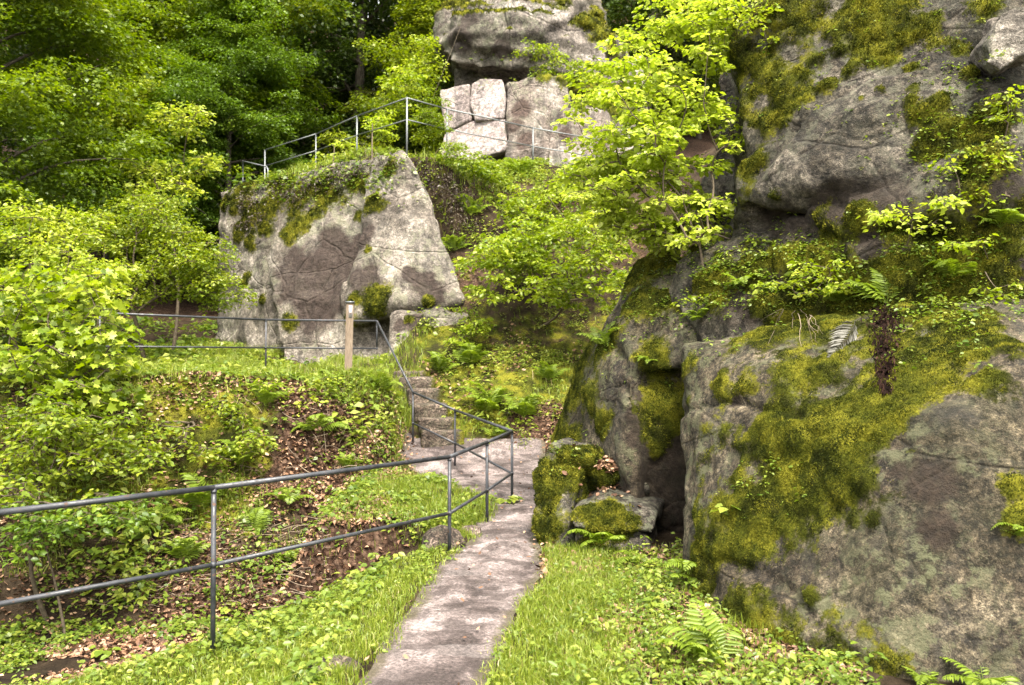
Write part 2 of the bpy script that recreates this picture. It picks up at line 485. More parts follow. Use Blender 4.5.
def ground_masks(x, y):
    p3 = np.stack([x, y, np.zeros_like(x)], -1)
    n = fbm(p3, 1.1, 4, 21)
    dl = pathL(y) - x
    fx = np.interp(y, FENCE[:, 1], FENCE[:, 0])
    lit = sm(-4.6, -3.6, x) * sm(-0.9, -1.5, x) * sm(6.9, 7.7, y) * (1 - sm(10.0, 11.0, y))
    lit = np.maximum(lit, 0.75 * sm(-3.6, -3.0, x) * (1 - sm(-2.2, -1.7, x)) * sm(10.4, 11.5, y) * (1 - sm(13.2, 13.7, y)))
    lit = np.maximum(lit, 0.6 * sm(-2.5, -2.1, x) * (1 - sm(-1.4, -1.0, x)) * sm(11.0, 11.6, y) * (1 - sm(13.8, 14.2, y)))
    lit = np.maximum(lit, sm(-0.2, 0.1, x) * (1 - sm(0.7, 1.2, x)) * sm(13.4, 13.8, y) * (1 - sm(14.6, 15.2, y)))
    lit = np.maximum(lit, 0.38 * sm(15.0, 16.5, y) * sm(-1.9, -1.2, x) * (1 - sm(22, 25, y)))
    lit = np.maximum(lit, 0.7 * sm(24, 30, y))
    moss = 0.15 + 0.62 * sm(13.5, 14.5, y) * sm(-2.2, -1.6, x) * (1 - .5 * sm(17.0, 18.5, y)) * (1 - sm(20, 26, y)) + 0.4 * sm(9, 11, y) * (1 - sm(-3, -1.8, x)) * (1 - sm(13, 15, y))
    lit = np.clip(lit + 0.5 * n * (lit > 0.02), 0, 1)
    moss = np.clip(moss + 0.5 * n, 0, 1) * (1 - 0.7 * lit)
    return moss, lit

k = NT('forest_soil')
v = k.coord()
n1 = k.noise(v, 2.2, 8, 0.65)
soil = k.ramp(n1, (0.35, (0.009, 0.006, 0.004)), (0.5, (0.022, 0.015, 0.009)), (0.66, (0.048, 0.034, 0.022)))
vo = k.n('TexVoronoi', feature='F1')
k.set(vo.inputs['Vector'], v); vo.inputs['Scale'].default_value = 22
lit = k.mix(1.0, k.ramp(k.n('SeparateColor', Color=vo.outputs['Color']).outputs[0], (0.0, (0.025, 0.013, 0.008)), (0.6, (0.07, 0.04, 0.026)), (1.0, (0.13, 0.083, 0.058))),
            k.ramp(vo.outputs['Distance'], (0.2, 1.0), (0.75, 0.4)), 'MULTIPLY')
lf = k.math('ADD', k.attr('litter'), k.math('MULTIPLY', k.math('SUBTRACT', k.noise(v, 5, 5, 0.7), 0.5), 0.8))
col = k.mix(k.ramp(lf, (0.4, 0.0), (0.6, 1.0)), soil, lit)
mf = k.math('ADD', k.attr('moss'), k.math('MULTIPLY', k.math('SUBTRACT', k.noise(v, 5.5, 6, 0.7), 0.5), 1.0))
col = k.mix(k.ramp(mf, (0.42, 0.0), (0.6, 1.0)), col, moss_col(k, v))
hh = k.math('ADD', k.noise(v, 30, 5, 0.7), k.math('MULTIPLY', n1, 0.5))
k.surf(col, 0.95, k.bump(hh, 0.9, 0.03), 0.1)
M['ground'] = k.m
mo, li = ground_masks(GV[:, 0], GV[:, 1])
ground = link('ground', mesh('ground', GV, GF, M['ground'], {'moss': mo, 'litter': li}, True))
tag(ground, kind='structure')

# ------------------------------------------------------------------ the path
k = NT('path_surface')
v = k.coord()
a = k.noise(v, 1.7, 7, 0.62, 0.6)
col = k.ramp(a, (0.39, (0.042, 0.031, 0.029)), (0.46, (0.088, 0.068, 0.065)), (0.53, (0.15, 0.12, 0.116)), (0.61, (0.24, 0.20, 0.195)))
vo = k.n('TexVoronoi', feature='F1')
k.set(vo.inputs['Vector'], v); vo.inputs['Scale'].default_value = 70
col = k.mix(0.6, col, k.ramp(k.n('SeparateColor', Color=vo.outputs['Color']).outputs[0], (0.0, 0.55), (0.8, 1.05), (1.0, 1.6)), 'MULTIPLY')
fl = k.n('TexVoronoi', feature='DISTANCE_TO_EDGE')
k.set(fl.inputs['Vector'], k.mix(0.16, v, k.n('TexNoise', Vector=v, Scale=6.0).outputs['Color'])); fl.inputs['Scale'].default_value = 3.2
fc = k.n('TexVoronoi', feature='F1')
k.set(fc.inputs['Vector'], k.mix(0.16, v, k.n('TexNoise', Vector=v, Scale=6.0).outputs['Color'])); fc.inputs['Scale'].default_value = 3.2
cellv = k.n('SeparateColor', Color=fc.outputs['Color']).outputs[1]
flag = k.math('MULTIPLY', k.ramp(cellv, (0.5, 0.0), (0.6, 1.0)), k.ramp(fl.outputs['Distance'], (0.05, 0.0), (0.12, 1.0)))
col = k.mix(k.math('MULTIPLY', flag, 0.75), col, k.mix(0.6, (0.25, 0.215, 0.21), col, 'OVERLAY'))
fine = k.noise(v, 40, 6, 0.75)
col = k.mix(0.85, col, k.ramp(fine, (0.38, 0.45), (0.5, 1.0), (0.62, 1.6)), 'MULTIPLY')
wet = k.noise(v, 3.4, 5, 0.6)
col = k.mix(k.ramp(wet, (0.50, 0.0), (0.60, 0.7)), col, (0.036, 0.026, 0.025))
mossy = k.math('ADD', k.attr('edge'), k.math('MULTIPLY', k.math('SUBTRACT', k.noise(v, 4, 6, 0.7), 0.5), 1.2))
col = k.mix(k.ramp(mossy, (0.5, 0.0), (0.75, 0.8)), col, (0.06, 0.05, 0.028))
hh = k.math('ADD', k.noise(v, 26, 6, 0.7), k.math('MULTIPLY', vo.outputs['Distance'], -0.6))
hh = k.math('ADD', hh, k.math('MULTIPLY', k.noise(v, 4, 4), 1.2))
hh = k.math('ADD', hh, k.math('MULTIPLY', flag, 0.5))
k.surf(col, k.ramp(wet, (0.45, 0.9), (0.7, 0.55)), k.bump(hh, 0.9, 0.022), 0.35)
M['path'] = k.m
ys = np.concatenate([np.arange(-12, 2, 0.5), np.arange(2, 14.05, 0.05)])
ts = np.linspace(0, 1, 44)
wob = fbm(np.stack([ys * 0, ys, ys * 0], -1), 1.7, 3, 5) * 0.10
wob2 = fbm(np.stack([ys * 0 + 9, ys, ys * 0], -1), 2.1, 3, 6) * 0.10
L_, R_ = pathL(ys) + wob, pathR(ys) + wob2
PX = L_[:, None] + (R_ - L_)[:, None] * ts[None]
PYY = np.repeat(ys[:, None], len(ts), 1)
edge = np.clip(1 - np.minimum(ts, 1 - ts)[None] * (R_ - L_)[:, None] / 0.2, 0, 1)
pz = np.stack([PX, PYY, PX * 0], -1).reshape(-1, 3)
slab = fbm(pz, 3.0, 3, 31)
PZ = H(PX, PYY) + 0.03 + (0.02 * np.round(slab * 3) / 3 + 0.008 * fbm(pz, 12, 2, 33)).reshape(PX.shape) * (1 - edge) - 0.022 * edge ** 2
nt_ = len(ts)
ii = np.arange(len(ys) - 1)[:, None] * nt_ + np.arange(nt_ - 1)[None]
PF = np.stack([ii, ii + 1, ii + nt_ + 1, ii + nt_], -1).reshape(-1, 4)
pathV = np.stack([PX, PYY, PZ], -1).reshape(-1, 3)
path = link('path', mesh('path', pathV, PF, M['path'], {'edge': edge.ravel()}, True))
tag(path, kind='structure')

# ------------------------------------------------------------------ rocks
SURF = {}          # name -> (V, F) of solid things, for setting plants down on them

def rock_mesh(hulls, voxel, amp, seed, smooth_it=2, strata=0.0, plate=None):
    me = bpy.data.meshes.new('tmp')
    import bmesh
    bm = bmesh.new()
    for pts in hulls:
        vs = [bm.verts.new(p) for p in pts]
        r = bmesh.ops.convex_hull(bm, input=vs)
        junk = [g for g in set(r['geom_interior'] + r['geom_unused']) if isinstance(g, bmesh.types.BMVert)]
        bmesh.ops.delete(bm, geom=junk, context='VERTS')
    bmesh.ops.recalc_face_normals(bm, faces=bm.faces)
    bm.to_mesh(me); bm.free()
    o = bpy.data.objects.new('tmp', me)
    COL.objects.link(o)
    md = o.modifiers.new('r', 'REMESH'); md.mode = 'VOXEL'; md.voxel_size = voxel
    ms = o.modifiers.new('s', 'SMOOTH'); ms.factor = 0.5; ms.iterations = smooth_it
    dg = bpy.context.evaluated_depsgraph_get()
    ev = o.evaluated_get(dg)
    m2 = bpy.data.meshes.new_from_object(ev)
    V = np.empty(len(m2.vertices) * 3, np.float32); m2.vertices.foreach_get('co', V); V = V.reshape(-1, 3).astype(float)
    N = np.empty(len(m2.vertices) * 3, np.float32); m2.vertices.foreach_get('normal', N); N = N.reshape(-1, 3).astype(float)
    m2.calc_loop_triangles()
    T = np.empty(len(m2.loop_triangles) * 3, np.int32); m2.loop_triangles.foreach_get('vertices', T); T = T.reshape(-1, 3)
    q = np.array([list(p.vertices) for p in m2.polygons if len(p.vertices) == 4], int)
    t3 = np.array([list(p.vertices) for p in m2.polygons if len(p.vertices) == 3], int).reshape(-1, 3)
    bpy.data.objects.remove(o); bpy.data.meshes.remove(m2); bpy.data.meshes.remove(me)
    a0, a1, a2 = amp
    rid = 1 - np.abs(fbm(V, 1.6 / max(voxel * 20, 0.6), 4, seed + 5)) * 2
    d = a0 * fbm(V, 0.55 / max(voxel * 14, 0.4), 4, seed) * 1.5 + a1 * (rid - 0.5) + a2 * fbm(V, 5.5 / max(voxel * 20, 0.6), 4, seed + 9)
    if strata:
        zz = V[:, 2] * 2.2 + 0.5 * fbm(V, 0.4, 3, seed + 2) + V[:, 0] * 0.15
        d += strata * (np.abs((zz % 1) - 0.5) - 0.25)
    if plate:
        ps, pa, pg = plate
        qq = V + 0.25 / max(ps) * np.stack([fbm(V, max(ps) * 1.3, 3, seed + 60 + t) for t in range(3)], -1)
        lv, ed = plates(qq, np.array(ps), seed + 70)
        d += pa * (lv - 0.5) * sm(0.0, 0.12, ed) - pg * (1 - sm(0.0, 0.07, ed))
    V = V + N * d[:, None]
    return V, [f for f in (q, t3) if len(f)], T, N

def vnormals(V, T):
    fn = np.cross(V[T[:, 1]] - V[T[:, 0]], V[T[:, 2]] - V[T[:, 0]])
    N = np.zeros_like(V)
    for c in range(3):
        np.add.at(N, T[:, c], fn)
    return N / (np.linalg.norm(N, axis=1)[:, None] + 1e-12)

def bvh_ray(V, T, px, py):
    b = BVHTree.FromPolygons([tuple(p) for p in V], [tuple(t) for t in T])
    return b

def blobs(V, bv, spots, seed, up=0.0, N=None):
    """growth round spots of the real surface: 1 inside, falling to 0; spots are found once on the rock itself"""
    m = np.zeros(len(V))
    for px, py, r in spots:
        d = ray(px, py)
        L = np.linalg.norm(d)
        hit = bv.ray_cast(Vector((0, 0, EYE)), Vector(d / L))
        if hit[0] is None:
            continue
        rr = r / F * hit[0].y
        m = np.maximum(m, 1.02 - np.linalg.norm(V - np.array(hit[0]), axis=1) / rr * 0.5)
    return m

def moss_tufts(V, T, m, n, size, seed, thr=0.5):
    r = np.random.default_rng(seed)
    tri = V[T]
    c = tri.mean(1)
    fn = np.cross(tri[:, 1] - tri[:, 0], tri[:, 2] - tri[:, 0])
    ar = np.linalg.norm(fn, axis=1)
    fn = fn / (ar[:, None] + 1e-12)
    tocam = np.array([0, 0, EYE]) - c
    ok = sm(thr - .08, thr + .22, m[T].mean(1) + 0.3 * fbm(c, 14, 3, 77)) * ((fn * tocam).sum(1) > -1.5)
    w = ar * ok
    if w.sum() <= 0:
        return None
    pick = r.choice(len(T), n, p=w / w.sum())
    uv = r.random((n, 2)); sw = uv.sum(1) > 1; uv[sw] = 1 - uv[sw]
    t = tri[pick]
    p = t[:, 0] + uv[:, :1] * (t[:, 1] - t[:, 0]) + uv[:, 1:] * (t[:, 2] - t[:, 0])
    nn = fn[pick] * 0.6 + r.normal(0, 0.5, (n, 3)) + np.array([0, 0, 0.35])
    nn /= np.linalg.norm(nn, axis=1)[:, None]
    s = r.normal(0, 1, (n, 3)); s -= (s * nn).sum(1)[:, None] * nn; s /= np.linalg.norm(s, axis=1)[:, None]
    p = p + nn * size * 1.2 * np.clip(fbm(p, 11.0, 2, seed + 5), -.2, 1)[:, None]
    hgt = size * r.uniform(0.6, 1.6, n)[:, None]
    w_ = size * r.uniform(0.25, 0.5, n)[:, None]
    Vv = np.stack([p - s * w_ - nn * size * 0.2, p + s * w_ - nn * size * 0.2, p + nn * hgt], 1).reshape(-1, 3)
    ft = np.arange(n * 3).reshape(-1, 3)
    a = np.clip(0.47 + 0.5 * fbm(p, 3.0, 3, seed) + 0.95 * fbm(p, 15.0, 2, seed + 3) + r.normal(0, 0.2, n), 0, 1)
    return Vv, ft, np.repeat(a, 3)

def rock(name, label, cat, hulls, mat, voxel, amp, seed, moss=(), stain_shade=(), top=0.0, strata=0.0, smooth_it=2, cushion=0.03, tufts=0, tsize=0.014, group=None, plate=None):
    V, FQ, T, N = rock_mesh(hulls, voxel, amp, seed, smooth_it, strata, plate)
    bv = BVHTree.FromPolygons([tuple(p) for p in V], [tuple(t) for t in T])
    m = blobs(V, bv, moss, seed)
    N = vnormals(V, T)
    if top:
        m = np.maximum(m, top * sm(0.35, 0.85, N[:, 2]) * 1.1)
    s = blobs(V, bv, stain_shade, seed + 3)
    far = 8.0 / max(4.0, V[:, 1].mean())
    m = m + (0.55 * fbm(V, 2.2 * far, 4, seed + 20) + 0.45 * fbm(V, 8.0 * far, 3, seed + 26)) * (m > 0.02)
    mm = np.clip(m, 0, 1.2)
    V = V + N * (cushion * sm(0.4, 0.8, mm) * (0.6 + 0.9 * (fbm(V, 9, 2, seed + 21) + 0.5)))[:, None]
    m = np.clip(m, 0, 1.1)
    o = link(name, mesh(name, V, FQ, mat, {'moss': m, 'stain_shade': np.clip(s, 0, 1)}, True))
    tag(o, label, cat, group)
    if tufts:
        t = moss_tufts(V, T, m, tufts, tsize, seed + 50)
        if t:
            b = MB(); b.add(t[0], t[1], t[2])
            b.build('moss', M['moss'], o)
    SURF[len(SURF)] = (V, T)
    return o

def face(pts, back, drop=0.0):
    """front outline points (px, py, distance) plus the same points moved back = a block"""
    a = [P(*p) for p in pts]
    return [tuple(p) for p in a] + [tuple(p + np.array(back)) for p in a]
# front boulder at the right of the path
front = face([(696, 612, 6.25), (735, 640, 5.6), (800, 668, 5.1), (900, 700, 4.55), (1080, 712, 4.35), (1400, 720, 4.35),
              (708, 500, 6.45), (762, 575, 5.55), (862, 480, 5.15), (960, 420, 4.95), (1024, 365, 5.05), (1400, 330, 5.0),
              (679, 345, 7.35), (692, 440, 7.0), (765, 332, 7.15), (900, 306, 6.5), (1000, 312, 5.9), (1400, 290, 5.6)], (0.7, 2.4, 0))
front += [tuple(np.array(p) - np.array([0, 0, .6])) for p in front if p[2] < 0.35]
rock('boulder', 'huge grey boulder with a diagonal moss band filling the lower right of the photo', 'boulder', [front], M['boulder'], 0.036, (0.05, 0.03, 0.022), 3, smooth_it=1,
     moss=[(735, 500, 45), (790, 480, 60), (720, 545, 32), (770, 430, 60), (830, 450, 50), (850, 410, 60), (900, 380, 60), (800, 380, 60), (950, 345, 50), (880, 340, 50),
           (745, 545, 30), (980, 350, 40), (990, 380, 22), (700, 520, 20), (760, 530, 35), (735, 610, 30), (745, 650, 38), (790, 655, 40), (840, 668, 40), (705, 600, 24), (875, 520, 8),
           (812, 600, 9), (690, 400, 7), (880, 680, 26), (700, 335, 30), (740, 330, 30), (780, 335, 40), (820, 330, 44), (860, 330, 44), (930, 318, 40), (970, 318, 34), (800, 430, 50), (690, 365, 14), (700, 560, 22), (1010, 480, 16), (1020, 520, 14)],
     stain_shade=[(930, 480, 24), (935, 530, 18), (720, 375, 12), (735, 400, 10), (900, 470, 10)], cushion=0.028, tufts=120000, tsize=0.0085, plate=((.55, .55, .8), .07, .035))
# boulder behind it
midl = face([(575, 500, 9.3), (612, 520, 8.7), (626, 575, 8.3), (636, 570, 8.15), (556, 440, 9.6), (580, 375, 9.5), (606, 335, 9.3), (642, 265, 9.5), (680, 245, 9.4),
             (608, 400, 8.75), (622, 330, 8.6), (630, 375, 8.2), (637, 480, 8.1), (626, 470, 8.15)], (0.25, 2.2, 0))
midr = face([(636, 590, 8.35), (720, 590, 8.6), (860, 590, 8.8), (640, 330, 8.7), (700, 238, 9.4), (800, 232, 9.0), (860, 330, 8.6), (650, 400, 8.35), (700, 400, 8.5)], (0.6, 2.2, 0))
cap_ = face([(650, 372, 8.25), (640, 300, 8.8), (690, 250, 9.1), (760, 240, 8.8), (700, 330, 8.1), (735, 350, 8.0), (690, 375, 8.25), (800, 260, 8.6)], (0.4, 1.5, 0))
midl += [tuple(np.array(p) - np.array([0, 0, .6])) for p in midl if p[2] < 0.6]
midr += [tuple(np.array(p) - np.array([0, 0, .6])) for p in midr if p[2] < 0.6]
rock('boulder', 'tall mossy grey boulder behind the dark crevice, topped by the bright sapling', 'boulder', [midl, midr, cap_], M['boulder'], 0.045, (0.035, 0.04, 0.025), 9, plate=((.9, .9, .7), .10, .05), smooth_it=1,
     moss=[(600, 320, 26), (620, 290, 26), (640, 275, 24), (585, 360, 24), (572, 400, 26), (562, 425, 26), (590, 405, 20), (655, 360, 22), (665, 400, 22), (660, 300, 20), (650, 260, 20), (600, 420, 16),
           (690, 260, 22), (640, 300, 30), (610, 345, 26), (662, 392, 14), (672, 425, 10), (655, 440, 14), (575, 440, 20), (680, 300, 14)],
     stain_shade=[(632, 415, 10), (634, 440, 10), (665, 520, 50), (670, 470, 50), (665, 420, 40), (655, 560, 40)], cushion=0.03, tufts=34000, tsize=0.012)  # crevice face darkened for its shade as well as damp algae
lowa = face([(537, 556, 7.95), (563, 564, 7.8), (539, 470, 8.2), (549, 449, 8.4), (588, 459, 8.2), (564, 500, 7.95)], (0.3, 1.0, 0))
lowa2 = face([(575, 455, 8.55), (640, 473, 8.4), (583, 468, 8.3), (648, 488, 8.3), (600, 505, 8.5), (650, 505, 8.4)], (0.2, 0.9, 0))
rock('mossy_rock', 'low rock wrapped in yellow moss at the right edge of the path', 'rock', [lowa, lowa2], M['mossy'], 0.024, (0.03, 0.025, 0.015), 15, smooth_it=1,
     moss=[(545, 480, 26), (560, 470, 26), (585, 472, 24), (545, 520, 22), (610, 475, 14), (545, 540, 14)], cushion=0.03, tufts=18000, tsize=0.015, plate=((1.5, 1.5, 2), .10, .05))
lowb = face([(570, 512, 7.75), (602, 493, 8.0), (657, 512, 7.8), (652, 532, 7.6), (574, 528, 7.6)], (0.2, 0.7, 0.02))
lowb2 = face([(578, 530, 7.72), (648, 535, 7.68), (656, 592, 7.4), (572, 580, 7.55)], (0.2, 0.7, 0))
rock('mossy_rock', 'lower flat rock with moss and a fern, under the dark crevice', 'rock', [lowb, lowb2], M['mossy'], 0.022, (0.025, 0.02, 0.015), 23, smooth_it=1,
     moss=[(590, 520, 22), (610, 515, 22), (585, 545, 18), (570, 550, 12)], cushion=0.03, tufts=9000, tsize=0.014)
# overhanging outcrop, upper right
ov = face([(742, 203, 8.0), (790, 186, 7.6), (832, 172, 7.35), (892, 198, 7.2), (940, 205, 7.0), (1010, 200, 6.7), (1300, 150, 6.3),
           (742, 90, 8.3), (740, -60, 8.9), (790, 60, 8.0), (860, 0, 7.9), (1024, -120, 7.7), (1300, -120, 7.3), (950, 100, 7.2)], (1.0, 4.0, 0.3))
side = face([(690, 310, 10.2), (770, 310, 10.0), (728, 120, 10.6), (738, -90, 11), (800, 100, 10), (800, -90, 10.6)], (1, 3, 0))
rec = face([(735, 290, 8.4), (742, 190, 8.15), (830, 165, 7.6), (900, 180, 7.3), (1000, 190, 7.0), (1300, 150, 7.2), (860, 300, 8.3), (1000, 330, 7.5), (1300, 330, 6.9)], (1.0, 3.0, 0))
led = face([(668, 300, 8.4), (690, 255, 8.5), (760, 240, 8.35), (830, 240, 7.7), (900, 215, 7.15), (940, 195, 6.9), (1000, 150, 6.6), (1300, 120, 6.2),
            (700, 345, 7.9), (780, 340, 7.5), (900, 318, 6.95), (1000, 330, 6.35), (1020, 260, 6.6), (1300, 330, 6.2)], (0.5, 2.5, 0.0))
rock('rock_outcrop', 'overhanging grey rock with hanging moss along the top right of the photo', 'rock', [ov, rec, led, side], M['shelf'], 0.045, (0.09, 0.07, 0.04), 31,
     moss=[(770, 60, 30), (800, 30, 34), (840, 30, 30), (790, 90, 22), (762, 120, 18), (750, 170, 20), (745, 60, 26), (870, 45, 22), (900, 10, 26), (980, 10, 30), (760, 20, 34), (850, 70, 12), (890, 60, 10),
           (800, 75, 16), (815, 60, 16), (830, 85, 10), (785, 115, 12), (860, 15, 24), (930, 20, 22), (900, 35, 14), (960, 50, 12), (745, 110, 14), (755, 90, 14), (745, 200, 8), (840, 50, 14), (880, 90, 6), (860, 100, 5), (915, 90, 8), (940, 100, 9), (913, 70, 9), (935, 45, 11), (970, 75, 8), (775, 195, 8), (750, 190, 14), (912, 100, 8), (925, 112, 14), (960, 140, 28), (985, 170, 34), (930, 150, 16), (1000, 120, 22), (1010, 230, 40), (950, 240, 40), (900, 230, 22),
           (890, 290, 40), (820, 260, 34), (760, 270, 34), (780, 310, 40), (850, 300, 40), (720, 290, 34), (940, 300, 40), (1000, 290, 40), (860, 215, 14)],
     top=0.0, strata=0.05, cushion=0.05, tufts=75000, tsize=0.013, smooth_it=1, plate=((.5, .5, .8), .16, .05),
     stain_shade=[(960, 260, 60), (1000, 290, 50), (900, 280, 50), (830, 280, 50), (760, 290, 40), (840, 215, 40), (880, 225, 40), (790, 215, 30), (990, 200, 40)])  # ledge and recess darkened: shade painted into the stone, with brown soil
sl = face([(980, 45, 6.75), (1000, 10, 6.75), (1040, 0, 6.6), (1050, 40, 6.5), (1000, 70, 6.6), (985, 62, 6.6)], (0.2, 0.5, 0.1))
rock('stone_slab', 'small pale fractured stone lodged high at the right edge of the photo', 'stone', [sl], M['cliff'], 0.02, (0.05, 0.04, 0.02), 41, strata=0.06)

# left cliff
c1 = face([(404, 150, 18.9), (428, 200, 18.5), (458, 290, 17.9), (462, 303, 17.75), (398, 303, 17.6), (385, 300, 17.7), (366, 190, 18.8), (372, 154, 19.1), (350, 320, 17.9)], (-0.6, 4.5, 0.2))
c2 = face([(385, 156, 19.6), (300, 172, 20.6), (285, 372, 18.5), (330, 372, 18.2), (385, 372, 18.1), (340, 162, 20.0), (270, 260, 19.6)], (-0.6, 4.5, 0.2))
c3 = face([(300, 174, 20.9), (221, 192, 22.2), (216, 365, 21.6), (255, 370, 20.0), (300, 372, 18.9), (240, 190, 21.7)], (-0.8, 3.5, 0.2))
c5 = face([(345, 285, 18.4), (460, 285, 18.5), (462, 380, 18.4), (345, 380, 18.3)], (0, 2, 0))
c4 = face([(396, 317, 17.5), (440, 311, 17.5), (468, 321, 17.6), (466, 380, 17.2), (392, 380, 17.1)], (0.0, 1.5, 0.1))
rock('cliff', 'pale sandstone cliff with a reddish stained face left of centre, railing along its top', 'cliff', [c1, c2, c3, c4, c5], M['cliff'], 0.07, (0.10, 0.07, 0.05), 51, smooth_it=1,
     moss=[(235, 200, 14), (250, 212, 14), (270, 205, 16), (300, 200, 18), (330, 195, 18), (355, 185, 14), (290, 235, 10), (300, 225, 12), (225, 205, 10), (250, 240, 8), (375, 205, 12), (365, 185, 12), (368, 250, 5),
           (375, 300, 14), (355, 300, 8), (245, 280, 7), (240, 230, 10), (262, 300, 6), (408, 320, 5), (428, 302, 5), (320, 185, 16), (280, 195, 18), (240, 195, 16), (345, 200, 10), (315, 215, 8), (265, 230, 8), (390, 170, 10), (360, 215, 7), (350, 320, 10), (290, 320, 8)],
     stain_shade=[(300, 275, 30), (350, 265, 30), (362, 285, 22), (315, 305, 26), (365, 235, 14), (320, 270, 26), (335, 245, 20), (335, 295, 24), (310, 295, 20), (345, 265, 18), (425, 285, 16), (410, 275, 10), (435, 295, 10), (415, 325, 12), (400, 325, 8), (300, 260, 10), (245, 225, 10), (358, 240, 8)], cushion=0.05, tufts=22000, tsize=0.03, strata=0.05, plate=((.36, .36, .26), .14, .015))
# high rocks
hb = face([(432, 40, 27.5), (440, 5, 27.8), (470, -30, 28), (540, -50, 28), (600, 10, 27.6), (628, 55, 27.2), (600, 75, 26.8), (560, 72, 26.6), (520, 60, 26.4), (485, 70, 26.6), (448, 62, 26.8), (520, 20, 26.2), (460, 30, 26.6)], (0.5, 5, 0.6))
rock('boulder', 'massive brown boulder perched on the hilltop rock wall at the top of the photo', 'boulder', [hb], M['high'], 0.09, (0.22, 0.16, 0.08), 61,
     moss=[(450, 0, 12), (470, -5, 14), (590, 20, 14), (600, 35, 14), (612, 48, 12), (620, 25, 14), (560, 0, 12)], stain_shade=[(460, 40, 14), (470, 20, 10), (500, 50, 10)], top=0.8, cushion=0.12, tufts=6000, tsize=0.06, strata=0.15, plate=((.3, .3, .5), .4, .1))
nk = face([(455, 66, 28.2), (490, 64, 28.2), (530, 58, 28), (530, 95, 27.8), (455, 95, 27.8)], (0, 4, 0))
rock('rock', 'small grey support stone under the left end of the perched boulder', 'rock', [nk], M['high'], 0.09, (0.1, 0.08, 0.04), 66)
pb = face([(440, 90, 26.2), (470, 83, 26), (472, 120, 25.8), (445, 133, 26), (441, 105, 26)], (0, 3, 0))
rock('rock_block', 'pale block at the left end of the hilltop rock wall', 'rock', [pb], M['pale'], 0.05, (0.03, 0.02, 0.015), 71, group='blocks of the hilltop rock wall')
pb = face([(471, 84, 25.9), (480, 79, 26), (503, 79, 25.8), (507, 100, 25.6), (505, 119, 25.6), (476, 121, 25.6), (470, 105, 25.8)], (0, 3, 0))
rock('rock_block', 'rounded pale block in the upper middle of the hilltop rock wall', 'rock', [pb], M['pale'], 0.05, (0.03, 0.02, 0.015), 72, group='blocks of the hilltop rock wall')
pb = face([(444, 134, 26), (472, 121, 25.8), (506, 119, 25.6), (507, 150, 25.3), (440, 170, 25.5)], (0, 3, -0.2))
rock('rock_block', 'low pale block under the rounded one in the hilltop rock wall', 'rock', [pb], M['pale'], 0.05, (0.03, 0.02, 0.015), 73, group='blocks of the hilltop rock wall')
pb = face([(506, 82, 25.7), (540, 76, 25.6), (566, 78, 25.6), (572, 100, 25.4), (552, 104, 25.2), (546, 168, 24.8), (506, 170, 25.0)], (0, 3, 0))
rock('rock_block', 'brown block with dark vertical streaks in the hilltop rock wall', 'rock', [pb], M['wallrock'], 0.06, (0.08, 0.07, 0.04), 74, stain_shade=[(522, 110, 10), (525, 140, 10), (515, 125, 8)], moss=[(545, 78, 8), (560, 80, 9)], cushion=0.08, group='blocks of the hilltop rock wall')
pb = face([(549, 108, 25.1), (580, 104, 25.0), (610, 110, 24.9), (612, 175, 24.6), (548, 175, 24.6)], (0, 3, 0))
rock('rock_block', 'grey block at the right end of the hilltop rock wall', 'rock', [pb], M['wallrock'], 0.06, (0.08, 0.07, 0.04), 75, stain_shade=[(565, 135, 8)], moss=[(580, 104, 10), (600, 108, 10)], cushion=0.08, group='blocks of the hilltop rock wall')
bk = face([(540, 70, 27.5), (640, 60, 27.2), (660, 170, 26), (560, 170, 26)], (0, 4, 0))
rock('rock', 'shaded mossy rock behind the bright sapling, right of the hilltop wall', 'rock', [bk], M['high'], 0.1, (0.15, 0.1, 0.06), 78, moss=[(580, 85, 14), (600, 90, 16), (620, 100, 16)], top=0.8, cushion=0.1)

# everything plants can stand on
_v, _f, _n = [GV], [np.concatenate([GF[:, [0, 1, 2]], GF[:, [0, 2, 3]]])], len(GV)
for V, T in SURF.values():
    _v.append(V); _f.append(T + _n); _n += len(V)
ALLV, ALLF = np.concatenate(_v), np.concatenate(_f)
WORLD = BVHTree.FromPolygons(ALLV.tolist(), ALLF.tolist())

def hit(px, py):
    d = ray(px, py)
    h = WORLD.ray_cast(Vector((0, 0, EYE)), Vector(d / np.linalg.norm(d)))
    return np.array(h[0]), np.array(h[1])

def down(x, y, z=60):
    h = WORLD.ray_cast(Vector((x, y, z)), Vector((0, 0, -1)))
    return np.array(h[0]) if h[0] else np.array([x, y, 0.0])

# ------------------------------------------------------------------ railings
def rail_tube(a, b, r, mat, parent, name, n=10):
    m = MB()
    m.add(*tube([a, b], r, n))
    return m.build(name, mat, parent, True)

